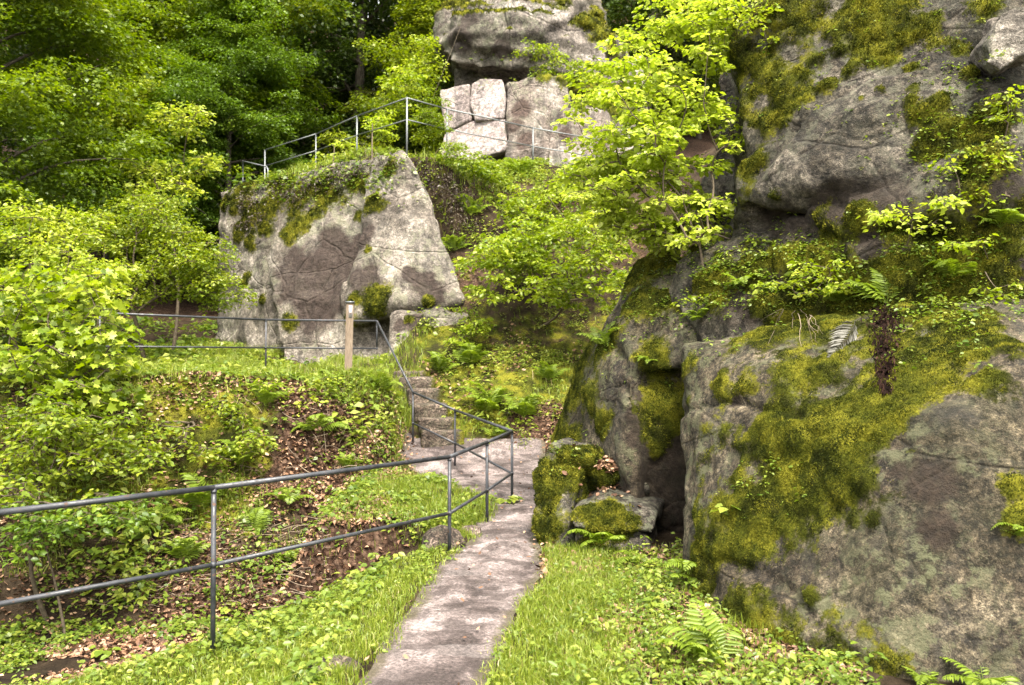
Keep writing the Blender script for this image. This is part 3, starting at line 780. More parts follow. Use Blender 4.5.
posts = [(-4.2, 3.4), (-2.81, 4.69), (-1.94, 5.57), (-0.555, 7.6), (-0.26, 8.9), (0.0, 10.15), (-0.86, 12.9), (-1.6, 13.8)]
def top_z(px, py, d): return P(px, py, d)[2]
Tz = [0.86, 0.865, EYE - 0.83, EYE - 0.86, EYE - 0.855, EYE - 0.845, EYE - 0.756, EYE - 0.52]
pts = [np.array([x, y, z]) for (x, y), z in zip(posts, Tz)]
up1 = P(377, 321, 15.5)
pts.append(up1)
for px, py, d in ((266, 319.7, 15.2), (100, 313, 12.8)):
    pts.append(P(px, py, d))
rl = empty('railing', 'dark metal handrail along the path, bending up the stone steps and along the terrace', 'railing', (0, 10.15, 0))
post_pts = []
for i, p in enumerate(pts):
    lo = H(np.array([p[0]]), np.array([p[1]]))[0] - 0.15
    if i == 8: lo = p[2] - 0.52
    if i == 1: continue
    m = MB()
    r = 0.0165
    m.add(*tube([(p[0], p[1], lo), (p[0], p[1], p[2])], r, 10))
    for hh_ in ((p[2] - .018, p[2] - .034), (p[2] - .482, p[2] - .518)):
        if 0 < i < len(pts) - 1 or hh_[0] > p[2] - .1: m.add(*tube([(p[0], p[1], hh_[0]), (p[0], p[1], hh_[1])], r + .0035, 10))
    m.build('post', M['dark_metal'], rl, True)
for i in range(len(pts) - 1):
    a, b = pts[i], pts[i + 1]
    if i == 0: pass
    rail_tube(a, b, 0.0185, M['dark_metal'], rl, 'top_rail')
    if i == 7: continue
    rail_tube(a - np.array([0, 0, .5]), b - np.array([0, 0, .5]), 0.015, M['dark_metal'], rl, 'lower_rail')
m = MB()
import itertools
rr = empty('railing', 'thin grey metal railing on top of the cliff and below the hilltop rocks', 'railing', tuple(down(-2.4, 19.4)))
cl = [P(265, 150, 26.5), P(316, 134, 25.2), P(357, 116, 22.0), P(407, 98, 19.4), P(447, 109, 21.0), P(533, 128, 23.0), P(600, 140, 24.0)]
bot = [P(265, 185, 26.5), P(316, 168, 25.2), P(357, 156, 22.0), P(407, 144, 19.4), P(447, 150, 21.0), P(533, 166, 23.0), P(600, 178, 24.0)]
for i, p in enumerate(cl):
    if i == 6: continue
    m = MB(); m.add(*tube([(p[0], p[1], min(bot[i][2], down(p[0], p[1], p[2])[2] - .1)), tuple(p)], 0.022, 8)); m.build('post', M['galv'], rr, True)
for i in range(len(cl) - 1):
    rail_tube(cl[i], cl[i + 1], 0.018, M['galv'], rr, 'top_rail', 8)
    rail_tube(cl[i] - np.array([0, 0, .5]), cl[i + 1] - np.array([0, 0, .5]), 0.015, M['galv'], rr, 'lower_rail', 8)
gate = empty('railing', 'short bent grey rail closing the left end of the clifftop path', 'railing', tuple(P(256, 188, 24.6)))
m = MB()
a, b = P(243, 161, 25.0), P(268, 167, 24.2)
dz = np.array([0, 0, 1.05])
c = b - (b - a) * 0.06
m.add(*tube([a - dz, a - dz * .5, a, a + (b - a) * .5, c, b - dz * .06, b - dz], 0.022, 8))
m.build('bent_tube', M['galv'], gate, True)
rail_tube(a - dz * .55, b - dz * .5, 0.016, M['galv'], gate, 'lower_rail', 8)

# ------------------------------------------------------------------ steps
st = empty('stone_steps', 'short flight of worn stone steps climbing from the path to the terrace', 'steps', (-1.3, 13.8, 0.3))
import bmesh
spec = [(437, 432, 13.75, .95), (431, 419, 14.1, .85), (426, 404, 14.5, .8), (419, 390, 14.9, .8), (412, 378, 15.3, .85), (404, 371, 15.7, .9)]
for i, (px, py, d, w) in enumerate(spec):
    c = P(px, py, d)
    V, T_, Tt, N_ = rock_mesh([[tuple(q) for q in box((c[0] + .05, c[1] + .28, c[2] - .16), (w * .72, .62, .32), 0.18 + 0.12 * math.sin(i * 3))[0]]], 0.03, (0.025, 0.015, 0.015), 200 + i, 1)
    V = V - np.array([-1.3, 13.8, 0.3])
    link('step', mesh('step', V, T_, M['step'], {'moss': 0.15 + 0.5 * sm(0.15, 0.4, np.abs(V[:, 0] - V[:, 0].mean())), 'stain_shade': np.zeros(len(V))}, True), st)

# ------------------------------------------------------------------ wooden post
pp = P(348, 368, 14.3)
ptop = P(350, 303, 14.3)
wp = empty('marker_post', 'weathered square wooden post with a small white plate beside the terrace railing', 'post', (pp[0], pp[1], pp[2]))
hgt = ptop[2] - pp[2]
lean = (ptop[0] - pp[0])
bm = bmesh.new()
bmesh.ops.create_cube(bm, size=1)
for vv in bm.verts:
    vv.co = Vector((vv.co.x * .125, vv.co.y * .125, -0.2 if vv.co.z < 0 else hgt))
    if vv.co.z > 0: vv.co.x += lean
bmesh.ops.bevel(bm, geom=bm.edges[:], offset=.008, segments=2, affect='EDGES')
bmesh.ops.rotate(bm, verts=bm.verts, cent=(0, 0, 0), matrix=__import__('mathutils').Matrix.Rotation(0.2, 3, 'Z'))
me = bpy.data.meshes.new('shaft'); bm.to_mesh(me); bm.free(); me.materials.append(M['post_wood'])
link('shaft', me, wp)
cz, sz = math.cos(.2), math.sin(.2)
def on_post(u, z0, z1, w, proud, name, mat):
    x = lean * z0 / hgt
    V, Fq = box((0, 0, 0), (w, .006, z1 - z0), 0)
    V = V + np.array([u + lean * (z0 + z1) / 2 / hgt, -.0625 - proud, (z0 + z1) / 2])
    V = V @ np.array([[cz, sz, 0], [-sz, cz, 0], [0, 0, 1]])
    return link(name, mesh(name, V, Fq, mat), wp)
pl = on_post(0.012, hgt - .25, hgt - .045, .06, .003, 'plate', M['plaque'])
mk = on_post(0.012, hgt - .19, hgt - .14, .035, .0075, 'mark', M['plaque_red'])
V, Fq = box((lean, 0, hgt + .012), (.15, .15, .024), .2)
link('cap', mesh('cap', V, Fq, M['galv']), wp)
# ------------------------------------------------------------------ leaves
def unit(a):
    return a / (np.linalg.norm(a, axis=-1, keepdims=True) + 1e-9)

def leaf_geo(p, d, up, L, W, kind='B', fold=0.18, curl=0.12):
    """p base, d towards the tip, up roughly the leaf normal; L length, W half width"""
    n = len(p)
    d = unit(d)
    s = unit(np.cross(d, up))
    nn = np.cross(s, d)
    L = np.broadcast_to(L, (n,))[:, None]; W = np.broadcast_to(W, (n,))[:, None]
    if kind == 'A':                                     # a folded diamond
        V = np.stack([p, p + d * L * .45 + s * W + nn * W * fold, p + d * L - nn * L * curl, p + d * L * .45 - s * W + nn * W * fold], 1).reshape(-1, 3)
        b = np.arange(n)[:, None] * 4
        Fq = [b + np.array([[0, 1, 2, 3]])]
        return V, Fq, 4
    if kind == 'B':                                     # an oval leaf folded along its midrib
        V = np.stack([p, p + d * L * .3 + s * W * .9 + nn * W * fold, p + d * L * .66 + s * W * .8 + nn * W * fold * .8,
                      p + d * L - nn * L * curl,
                      p + d * L * .66 - s * W * .8 + nn * W * fold * .8, p + d * L * .3 - s * W * .9 + nn * W * fold], 1).reshape(-1, 3)
        b = np.arange(n)[:, None] * 6
        Fq = [np.concatenate([b + np.array([[0, 1, 2, 3]]), b + np.array([[0, 3, 4, 5]])])]
        return V, Fq, 6
    # 'M': a five lobed leaf
    out = np.array([(0, 0), (.38, -.02), (.95, .12), (.62, .38), (1.0, .72), (.42, .68), (0, 1.05)])
    pts = np.concatenate([out, out[1:-1][::-1] * np.array([-1, 1])])
    m = len(pts)
    V = p[:, None] + s[:, None] * W[:, None] * pts[None, :, :1] * 1.0 + d[:, None] * L[:, None] * pts[None, :, 1:] \
        + nn[:, None] * (W[:, None] * np.abs(pts[None, :, :1]) * fold - L[:, None] * curl * pts[None, :, 1:] ** 2)
    c = (p + d * L * .35)[:, None]
    V = np.concatenate([V, c], 1).reshape(-1, 3)
    b = np.arange(n)[:, None] * (m + 1)
    fs = [b + np.array([[m, i, (i + 1) % m]]) for i in range(m)]
    return V, [np.concatenate(fs)], m + 1

def pad_leaves(mb, c, r, L, rg, dens=1.0, kind='B', flat=0.28, tilt=0.5, outdir=None, tone=0.5, droop=0.25, ratio=0.32, spread=0.18):
    """leaves of one spray: a loose disc of leaves lying in layers, tips outward and a little down"""
    n = max(6, int(dens * (r / L) ** 2 * 5))
    a = rg.uniform(0, 2 * np.pi, n); q = np.sqrt(rg.random(n))
    off = np.stack([np.cos(a) * q, np.sin(a) * q, rg.normal(0, flat * .5, n)], -1) * r
    off[:, 2] -= droop * q ** 2 * r
    tl = rg.normal(0, 0.25, 2)
    off[:, 2] += off[:, 0] * tl[0] + off[:, 1] * tl[1]
    p = c + off
    d = np.stack([np.cos(a), np.sin(a), np.full(n, -.25)], -1) + rg.normal(0, .55, (n, 3)) * np.array([1, 1, .5])
    if outdir is not None: d = d + outdir
    up = np.stack([np.zeros(n), np.zeros(n), np.ones(n)], -1) + rg.normal(0, tilt, (n, 3))
    l = L * rg.uniform(.6, 1.2, n)
    V, Fq, m = leaf_geo(p, d, up, l, l * ratio * rg.uniform(.8, 1.2, n), kind)
    t = np.clip(tone + rg.normal(0, spread, n), 0, 1)
    mb.add(V, Fq, np.repeat(t, m))

def curve(a, b, rg, bend=0.12, n=6, sag=0.0):
    t = np.linspace(0, 1, n)[:, None]
    L = np.linalg.norm(b - a)
    o = rg.normal(0, bend * L, 3)
    return a + (b - a) * t + o * (np.sin(t * np.pi)) + np.array([0, 0, sag * L]) * np.sin(t * np.pi)

def branches(mb, base, pads, rg, r0, n=6):
    """limbs that grow from the base to every pad, each forking from the nearest one already there"""
    nodes = [(np.array(base, float), 0.0)]
    order = sorted(range(len(pads)), key=lambda i: np.linalg.norm((pads[i][0] - base) * np.array([1, 1, .6])))
    total = max(np.linalg.norm(p[0] - base) for p in pads) + 1e-6
    for i in order:
        c = pads[i][0]
        best, bc = None, 1e9
        for q, dist in nodes:
            if q[2] > c[2] + 0.15 * total: continue
            cost = np.linalg.norm(c - q) + 0.35 * dist
            if cost < bc: bc, best = cost, (q, dist)
        if best is None: best = nodes[0]
        q, dist = best
        pts = curve(q, c, rg, 0.06, 6, 0.05)
        d0, d1 = dist / total, (dist + np.linalg.norm(c - q)) / total
        ra = np.maximum(r0 * np.clip(1 - np.linspace(d0, d1, 6) * .75, 0, 1) ** 1.6, r0 * .10)
        mb.add(*tube(pts, ra, n, False))
        tot = dist
        for j in range(2, 6, 1):
            nodes.append((pts[j], dist + np.linalg.norm(pts[j] - q)))

def pad_plant(name, label, cat, base, pads, L, mat, seed, r0=0.02, dens=1.0, kind='B', group=None, tone=0.5, tilt=0.55, flat=0.28, stem='twig', ratio=0.32, parts=('stem', 'crown'), droop=0.25):
    rg = np.random.default_rng(seed)
    base = np.array(base, float)
    o = empty(name, label, cat, tuple(base), 0, group)
    pads = [(np.array(c, float), r) for c, r in pads]
    b = MB(); branches(b, base + np.array([0, 0, -.05]), pads, rg, r0)
    l = MB()
    for c, r in pads:
        pad_leaves(l, c, r, L, rg, dens, kind, flat, tilt, None, np.clip(tone + rg.normal(0, .13), .05, .95), droop, ratio)
        for _ in range(3):                              # twigs inside the spray
            a = rg.uniform(0, 6.28)
            e = c + np.array([math.cos(a), math.sin(a), -.2]) * r * .8
            b.add(*tube(curve(c, e, rg, .05, 4), [r0 * .10 + .0012, .0012 + r0 * .08, .001 + r0 * .05, .001], 4, False))
    b.build(parts[0], M[stem], o, True)
    l.build(parts[1], M[mat] if isinstance(mat, str) else mat, o)
    return o

def fill(ells, seed):
    """pads spread through ellipses of the picture plane, each at its own distance with depth: (px, py, rx, ry, d, depth, count, radius)"""
    rg = np.random.default_rng(seed)
    out = []
    for px, py, rx, ry, d, dd, n, r in ells:
        for _ in range(n):
            while True:
                u = rg.uniform(-1, 1, 3)
                if (u ** 2).sum() < 1: break
            out.append((P(px + u[0] * rx, py + u[1] * ry, d + u[2] * dd), r * rg.uniform(.7, 1.3)))
    return out

# ------------------------------------------------------------------ trees of the wood
def tree_template(seed, height, crown_r, crown_lo, L, nlimb, npad, pad_r, mat, trunk_r, dens=1.0, tone=.5):
    rg = np.random.default_rng(seed)
    tr, cr = MB(), MB()
    tp = curve(np.array([0, 0, -.6]), np.array([rg.normal(0, .4), rg.normal(0, .4), height * .93]), rg, .015, 9)
    tr.add(*tube(tp, np.linspace(1, .14, 9) ** 1.1 * trunk_r, 9))
    for i in range(nlimb):
        f = (i + rg.random()) / nlimb
        z = crown_lo + (height - crown_lo) * f
        k_ = z / (height * .93)
        st_ = np.array([np.interp(k_ * .9, np.linspace(0, 1, 9), tp[:, c]) for c in range(3)])
        prof = math.sin(min(1, .12 + f * .95) * math.pi) ** .55
        rr = crown_r * prof * rg.uniform(.65, 1.1)
        a = i * 2.4 + rg.normal(0, .4)
        end = np.array([math.cos(a) * rr, math.sin(a) * rr, z + rg.uniform(-.04, .06) * height])
        pts = curve(st_, end, rg, .05, 6, .06)
        tr.add(*tube(pts, np.linspace(.32, .05, 6) * trunk_r * (1.1 - .6 * f), 5, False))
        tn = np.clip(tone + rg.normal(0, .12) + .12 * (f - .5), .05, .95)
        for j in range(npad):
            q = rg.uniform(.35, 1.0)
            c = np.array([np.interp(q, np.linspace(0, 1, 6), pts[:, c_]) for c_ in range(3)]) + rg.normal(0, 1, 3) * np.array([1, 1, .45]) * pad_r * .6
            pad_leaves(cr, c, pad_r * rg.uniform(.6, 1.2), L, rg, dens, 'A', .22, .5, np.array([math.cos(a), math.sin(a), -.1]) * .5, np.clip(tn + rg.normal(0, .08), 0, 1), .3, .34)
    o = empty('tree', '', 'tree')
    tr.build('trunk', M['bark'], o, True)
    cr.build('crown', M[mat], o)
    return o

temps = {
    'beech': tree_template(1, 20, 5.6, 2.0, .17, 50, 9, 1.25, 'leaf_mid', .28, 1.25, .4),
    'dark': tree_template(2, 22, 5.2, 2.0, .18, 36, 8, 1.3, 'leaf_shaded', .30, 1.2, .3),
    'light': tree_template(3, 15, 4.2, 1.0, .15, 38, 9, 1.0, 'leaf_mid', .18, 1.25, .6),
}
used = set()
def plant_tree(kind, px, d, s, rz, label, mat=None, z=None):
    t = temps[kind]
    if kind in used: t = copy_tree(t)
    used.add(kind)
    x = (px - 512) / F * d
    t.location = (x, d, (down(x, d)[2] if z is None else z) - .2)
    t.scale = (s, s, s)
    t.rotation_euler = (0, 0, rz)
    t['label'] = label
    t['group'] = 'trees of the wood behind the cliff'
    if mat:
        for ch in t.children:
            if ch.name.startswith('crown'):
                ch.material_slots[0].link = 'OBJECT'
                ch.material_slots[0].material = M[mat]
    return t
for args in [
    ('beech', -15, 19, .64, 0.4, 'large leafy beech at the left edge of the photo, nearest tree of the wood'),
    ('beech', 196, 32, .88, 3.6, 'layered green beech behind the slender young maple'),
    ('light', 190, 32, .95, 1.3, 'green tree filling the gap in the wood behind the layered beech'),
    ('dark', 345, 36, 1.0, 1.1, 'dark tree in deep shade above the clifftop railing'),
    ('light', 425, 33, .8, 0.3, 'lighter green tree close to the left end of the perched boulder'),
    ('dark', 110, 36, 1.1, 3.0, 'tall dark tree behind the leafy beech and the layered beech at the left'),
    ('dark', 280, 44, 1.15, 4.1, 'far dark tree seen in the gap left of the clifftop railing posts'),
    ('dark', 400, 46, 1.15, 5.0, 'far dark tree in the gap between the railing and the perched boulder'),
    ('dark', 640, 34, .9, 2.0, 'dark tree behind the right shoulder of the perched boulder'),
    ('beech', -60, 28, 1.0, 5.2, 'big beech half outside the left edge of the photo', 'leaf_deep'),
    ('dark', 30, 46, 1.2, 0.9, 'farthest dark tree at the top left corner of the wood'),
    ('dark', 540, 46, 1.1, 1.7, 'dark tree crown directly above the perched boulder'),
    ('light', 700, 40, 1.1, 2.7, 'green tree behind the top of the bright sapling'),
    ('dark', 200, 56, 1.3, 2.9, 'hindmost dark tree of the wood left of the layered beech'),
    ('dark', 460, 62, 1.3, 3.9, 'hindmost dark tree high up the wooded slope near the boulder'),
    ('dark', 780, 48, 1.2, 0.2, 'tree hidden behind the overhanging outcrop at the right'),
    ('beech', 232, 29.5, .58, 4.4, 'beech with drooping layered branches just left of the clifftop railing end', 'leaf_deep'),
]:
    plant_tree(*args)

# ------------------------------------------------------------------ shrubs and saplings
# bright sapling on the boulder
b0 = hit(703, 262)[0]
pad_plant('sapling', 'bright yellow-green sapling rooted on the middle boulder, in front of the high rocks', 'sapling', b0,
          fill([(680, 60, 75, 75, 8.9, .9, 44, .20), (650, 120, 80, 60, 8.8, .9, 46, .20), (640, 180, 80, 50, 8.7, .8, 40, .19), (690, 215, 60, 28, 8.5, .6, 22, .16), (720, 20, 50, 40, 8.9, .7, 18, .18),
                (620, 210, 40, 30, 8.8, .5, 12, .17), (700, 0, 60, 30, 9, .7, 18, .2), (725, 140, 30, 14, 8.4, .3, 5, .13), (660, 238, 45, 16, 8.9, .4, 14, .15), (715, 235, 34, 14, 8.5, .3, 8, .13), (610, 170, 40, 40, 9.0, .6, 12, .18)], 5),
          .064, 'leaf_fresh', 61, .014, 1.55, 'B', tone=.62, tilt=.5, ratio=.38, flat=.16, droop=.18)
# shrubs on the slope between cliff and outcrop
for nm, lab, bp, ells, L, mat, r0, sd in [
    ('hazel_shrub', 'wide light green shrub on the slope between the cliff and the boulders', (540, 325, 0), [(500, 258, 40, 22, 16.6, .6, 22, .32), (545, 240, 50, 28, 17.2, .8, 30, .34), (560, 285, 50, 22, 16.4, .6, 20, .30), (500, 285, 30, 14, 16.4, .4, 8, .28)], .085, 'leaf_light', .03, 1),
    ('hazel_shrub', 'pale green shrub on the upper slope right under the sapling leaves', (600, 300, 0), [(595, 240, 38, 34, 15.2, .7, 26, .30), (575, 210, 40, 20, 17.6, .6, 16, .3), (615, 285, 24, 30, 13.5, .5, 12, .22)], .075, 'leaf_light', .025, 2),
    ('hazel_shrub', 'small light shrub at the right foot of the cliff, above the top steps', (480, 330, 0), [(478, 318, 16, 12, 16.6, .3, 7, .24), (455, 335, 12, 8, 16.4, .3, 4, .2)], .075, 'leaf_light', .015, 11),
    ('hazel_shrub', 'yellow-green shrub spilling over the slope in front of the hilltop wall', (550, 205, 0), [(545, 192, 30, 16, 19.5, .5, 14, .30), (575, 178, 22, 16, 20.5, .5, 10, .30), (520, 205, 18, 12, 18.8, .4, 7, .26)], .08, 'leaf_light', .022, 12),
    ('round_bush', 'dark green bush below the railing at the right of the clifftop post', (475, 190, 0), [(462, 158, 26, 18, 19.7, .5, 14, .30), (492, 168, 16, 16, 20.2, .4, 9, .28)], .07, 'leaf_mid', .02, 3),
    ('grey_bush', 'wispy grey-green bush behind the tallest clifftop railing post', (432, 150, 0), [(432, 118, 17, 22, 20.4, .4, 12, .25)], .05, 'leaf_mid', .02, 4),
    ('low_bush', 'bright small bush growing at the top of the cliff between two railing posts', (372, 160, 0), [(380, 125, 14, 22, 23.0, .5, 10, .28), (350, 148, 14, 10, 22.8, .4, 6, .25)], .08, 'leaf_fresh', .02, 5),
    ('low_bush', 'low bright plants at the clifftop edge near the railing middle', (332, 172, 0), [(330, 160, 16, 8, 23.4, .4, 7, .25), (310, 168, 10, 6, 24, .3, 4, .22)], .08, 'leaf_light', .015, 6),
    ('low_bush', 'small light bush left of the perched boulder on the hilltop', (412, 118, 0), [(405, 88, 22, 22, 23.6, .6, 14, .35), (425, 60, 18, 26, 27, .8, 12, .45), (390, 100, 14, 14, 24, .5, 6, .3)], .10, 'leaf_light', .03, 7),
    ('ivy_shrub', 'loose green shrub hanging over the ledge under the perched boulder', (570, 80, 0), [(555, 60, 30, 14, 26.2, .4, 12, .32), (585, 75, 20, 16, 26, .4, 8, .32), (530, 50, 16, 10, 26, .3, 4, .26)], .085, 'leaf_light', .02, 8),
]:
    h = hit(bp[0], bp[1])[0]
    pad_plant(nm, lab, 'shrub', h, fill(ells, 100 + sd), L * 1.15, mat, 200 + sd, r0, 1.35, flat=.2)
# left: young maple, beech saplings, the big shrubs in front of the terrace
def gp(px, d):
    x = (px - 512) / F * d
    return np.array([x, d, H(np.array([x]), np.array([d]))[0]])
pad_plant('young_maple', 'slender young maple with a tuft of light leaves rising over the left shrubs', 'sapling', gp(172, 19.5),
          fill([(182, 112, 22, 22, 19.5, .5, 16, .32), (150, 165, 24, 12, 19.3, .4, 9, .32), (195, 165, 20, 14, 19.5, .4, 9, .32), (160, 190, 36, 16, 19.2, .5, 14, .34)], 31), .11, 'leaf_light', 32, .045, .9, 'B', tone=.75, tilt=.6)
pad_plant('beech_sapling', 'airy beech sapling with a thin dark trunk behind the terrace railing', 'sapling', gp(146, 17.2),
          fill([(150, 215, 50, 22, 17.2, .8, 24, .36), (190, 255, 45, 28, 17.0, .8, 30, .36), (130, 280, 50, 24, 17.0, .8, 24, .34), (205, 290, 40, 16, 16.8, .6, 16, .32), (110, 230, 30, 25, 17, .6, 14, .34)], 33), .075, 'leaf_mid', 34, .05, 1.1, 'B', tone=.72)
pad_plant('beech_sapling', 'leafy beech sapling at the left end of the terrace railing', 'sapling', gp(40, 14.5),
          fill([(40, 230, 60, 26, 14.5, .9, 28, .34), (70, 275, 60, 26, 14.0, .9, 28, .34), (20, 290, 40, 30, 13.8, .8, 18, .33)], 35), .08, 'leaf_light', 36, .045, 1.1, 'B', tone=.6)
pad_plant('maple_shrub', 'big maple shrub with lobed leaves hiding the left end of the terrace railing', 'shrub', gp(45, 10.8),
          fill([(60, 300, 70, 40, 11.0, .8, 40, .26), (30, 350, 60, 36, 10.6, .7, 30, .25), (100, 350, 40, 30, 10.8, .6, 16, .24), (85, 385, 50, 24, 10.5, .5, 16, .22)], 37), .105, 'leaf_light', 38, .035, .85, 'M', tone=.45, ratio=.5, tilt=.65)
pad_plant('hazel_shrub', 'dense green shrub low at the left edge, in front of the shaded hollow', 'shrub', gp(50, 9.6),
          fill([(40, 420, 60, 30, 9.8, .6, 28, .22), (110, 430, 50, 28, 10.0, .6, 20, .22), (20, 465, 40, 24, 9.5, .5, 14, .2), (130, 460, 34, 14, 9.9, .4, 9, .18), (60, 465, 50, 18, 9.6, .5, 12, .18), (70, 500, 50, 14, 9.2, .4, 10, .16), (15, 500, 30, 20, 9.0, .4, 8, .17)], 39), .075, 'leaf_mid', 40, .03, 1.0, 'B', tone=.6)
pad_plant('hollow_shrub', 'leafy shrub drooping into the shaded hollow at the left edge under the handrail', 'shrub', gp(70, 9.2),
          fill([(40, 520, 60, 22, 9.0, .4, 22, .19), (110, 505, 40, 20, 9.1, .4, 14, .18), (10, 545, 30, 16, 8.5, .3, 5, .16)], 45), .075, 'leaf_deep', 46, .02, .9, 'B', tone=.35, droop=.5)  # darker leaf tone imitates the shade of the hollow
pad_plant('hazel_shrub', 'light green shrub on the middle of the bank, left of the leaf litter slope', 'shrub', gp(255, 12.2),
          fill([(250, 385, 34, 12, 12.6, .4, 14, .2), (290, 400, 30, 12, 12.4, .4, 11, .19), (330, 385, 24, 10, 13.2, .3, 8, .18)], 47), .075, 'leaf_light', 48, .016, .9, 'B', tone=.6, droop=.4)
pad_plant('bramble', 'broad low bramble spreading down the bank below the terrace railing', 'shrub', gp(190, 11.6),
          fill([(180, 395, 50, 16, 12.2, .5, 22, .2), (235, 415, 34, 18, 11.9, .5, 16, .2), (265, 440, 24, 16, 11.4, .4, 7, .17), (170, 440, 40, 20, 11.2, .4, 16, .18), (210, 455, 30, 12, 11.0, .3, 7, .16)], 41), .07, 'leaf_mid', 42, .018, .8, 'B', tone=.7, droop=.4)
# plants of the ledge at the right
for nm, lab, bp, ells, L, mat, sd in [
    ('ledge_shrub', 'sunlit yellow-green leafy twig jutting from the ledge of the right outcrop', (905, 245), [(900, 215, 34, 9, 6.7, .25, 9, .10), (960, 205, 40, 12, 6.5, .25, 9, .10), (930, 225, 30, 8, 6.6, .2, 5, .09)], .055, 'leaf_fresh', 51),
    ('ledge_shrub', 'low leafy plant on the ledge left of the bright fern', (835, 290), [(820, 270, 30, 12, 7.2, .25, 8, .10), (850, 285, 20, 10, 7.0, .2, 6, .09), (775, 285, 20, 10, 7.4, .2, 4, .09)], .05, 'leaf_light', 52),
    ('ledge_shrub', 'scattered leaves hanging from the dark right end of the ledge', (985, 265), [(975, 245, 24, 10, 6.4, .2, 5, .09), (1000, 290, 20, 12, 6.2, .15, 4, .08)], .05, 'leaf_light', 53),
    ('ledge_shrub', 'thin climbing plant on the mossy right edge below the pale stone', (1005, 130), [(1000, 105, 14, 20, 6.6, .2, 5, .10), (965, 160, 16, 10, 6.7, .2, 3, .08)], .05, 'leaf_light', 54),
    ('ledge_shrub', 'yellow-green leaves on the ledge directly left of the dark dead fern clump', (800, 300), [(800, 288, 24, 8, 7.2, .2, 7, .08), (850, 262, 24, 8, 7.2, .2, 6, .08)], .045, 'leaf_light', 56),
    ('ledge_shrub', 'bright leafy plant on the moss slope at the far right, above the sunlit twig', (960, 190), [(955, 170, 20, 12, 6.8, .15, 5, .08), (990, 150, 14, 14, 6.6, .15, 4, .08)], .045, 'leaf_fresh', 57),
    ('ledge_shrub', 'light green plants hanging at the very top left of the right outcrop', (765, 20), [(750, 12, 24, 16, 8.2, .25, 8, .12), (775, 40, 14, 10, 8.1, .2, 4, .1)], .05, 'leaf_light', 58),
    ('ledge_shrub', 'tuft of leaves hanging at the right edge above the deep shaded corner', (1010, 190), [(1005, 165, 18, 18, 6.5, .15, 7, .08), (990, 195, 20, 10, 6.5, .15, 5, .08)], .045, 'leaf_light', 59),
    ('ledge_shrub', 'green plants under the sapling at the dark gap between the boulders', (725, 285), [(725, 265, 20, 12, 8.2, .25, 7, .10), (755, 245, 16, 12, 8.0, .2, 6, .09), (700, 300, 20, 12, 8.0, .2, 5, .09)], .05, 'leaf_mid', 55),
]:
    h = hit(*bp)[0]
    pad_plant(nm, lab, 'plant', h, fill(ells, 300 + sd), L, mat, 400 + sd, .006, 1.0, tone=.6)

# ------------------------------------------------------------------ ferns
def frond_mesh(name, seed, L=1.0, np_=19, arch=0.5, mat='fern', sparse=False):
    rg = np.random.default_rng(seed)
    m = MB()
    t = np.linspace(0, 1, 30)
    x = L * (t * .9 - .12 * t ** 3)
    z = L * (arch * t - arch * 1.05 * t ** 2.3)
    rp = np.stack([x, .03 * L * np.sin(t * 3 + rg.random()), z], -1)
    m.add(*tube(rp, np.linspace(.007, .0015, 30) * L, 4, False), a=.3)
    P_, D_, U_, LL, WW = [], [], [], [], []
    for i in range(np_ * 2):
        f = .14 + .86 * (i // 2 + .3 * (i % 2)) / np_
        if f >= .995: continue
        side = 1 if i % 2 else -1
        c = np.array([np.interp(f, t, rp[:, j]) for j in range(3)])
        e = np.array([np.interp(min(1, f + .05), t, rp[:, j]) for j in range(3)])
        tan = unit(e - c + 1e-6)
        lat = unit(np.cross(tan, [0, 0, 1])) * -side
        l = L * .30 * min(1, (f - .05) / .22) ** .6 * (1 - f) ** .72 * 1.25 * rg.uniform(.88, 1.1) + .01
        dirp = unit(lat + tan * .42 + np.array([0, 0, -.18]) + rg.normal(0, .06, 3))
        up = unit(np.cross(tan, lat) * -side + rg.normal(0, .12, 3))
        if up[2] < 0: up = -up
        P_.append(c); D_.append(dirp); U_.append(up); LL.append(l); WW.append(min(L / np_ * .36, l * .3))
    V, Fq, k_ = leaf_geo(np.array(P_), np.array(D_), np.array(U_), np.array(LL), np.array(WW), 'B', .15, .14)
    m.add(V, Fq, np.repeat(np.clip(rg.normal(.5, .2, len(P_)), 0, 1), k_))
    me = mesh(name, np.concatenate(m.V), [np.concatenate(f) for f in m.F.values()], M[mat], {'rnd': np.concatenate(m.A)})
    return me
FR = [frond_mesh('frond', 1, 1, 15, .62), frond_mesh('frond', 2, 1, 14, .42), frond_mesh('frond', 3, 1, 16, .85), frond_mesh('frond', 4, 1, 14, .3)]
FD = frond_mesh('frond', 6, 1, 18, .25, 'fern_dead')

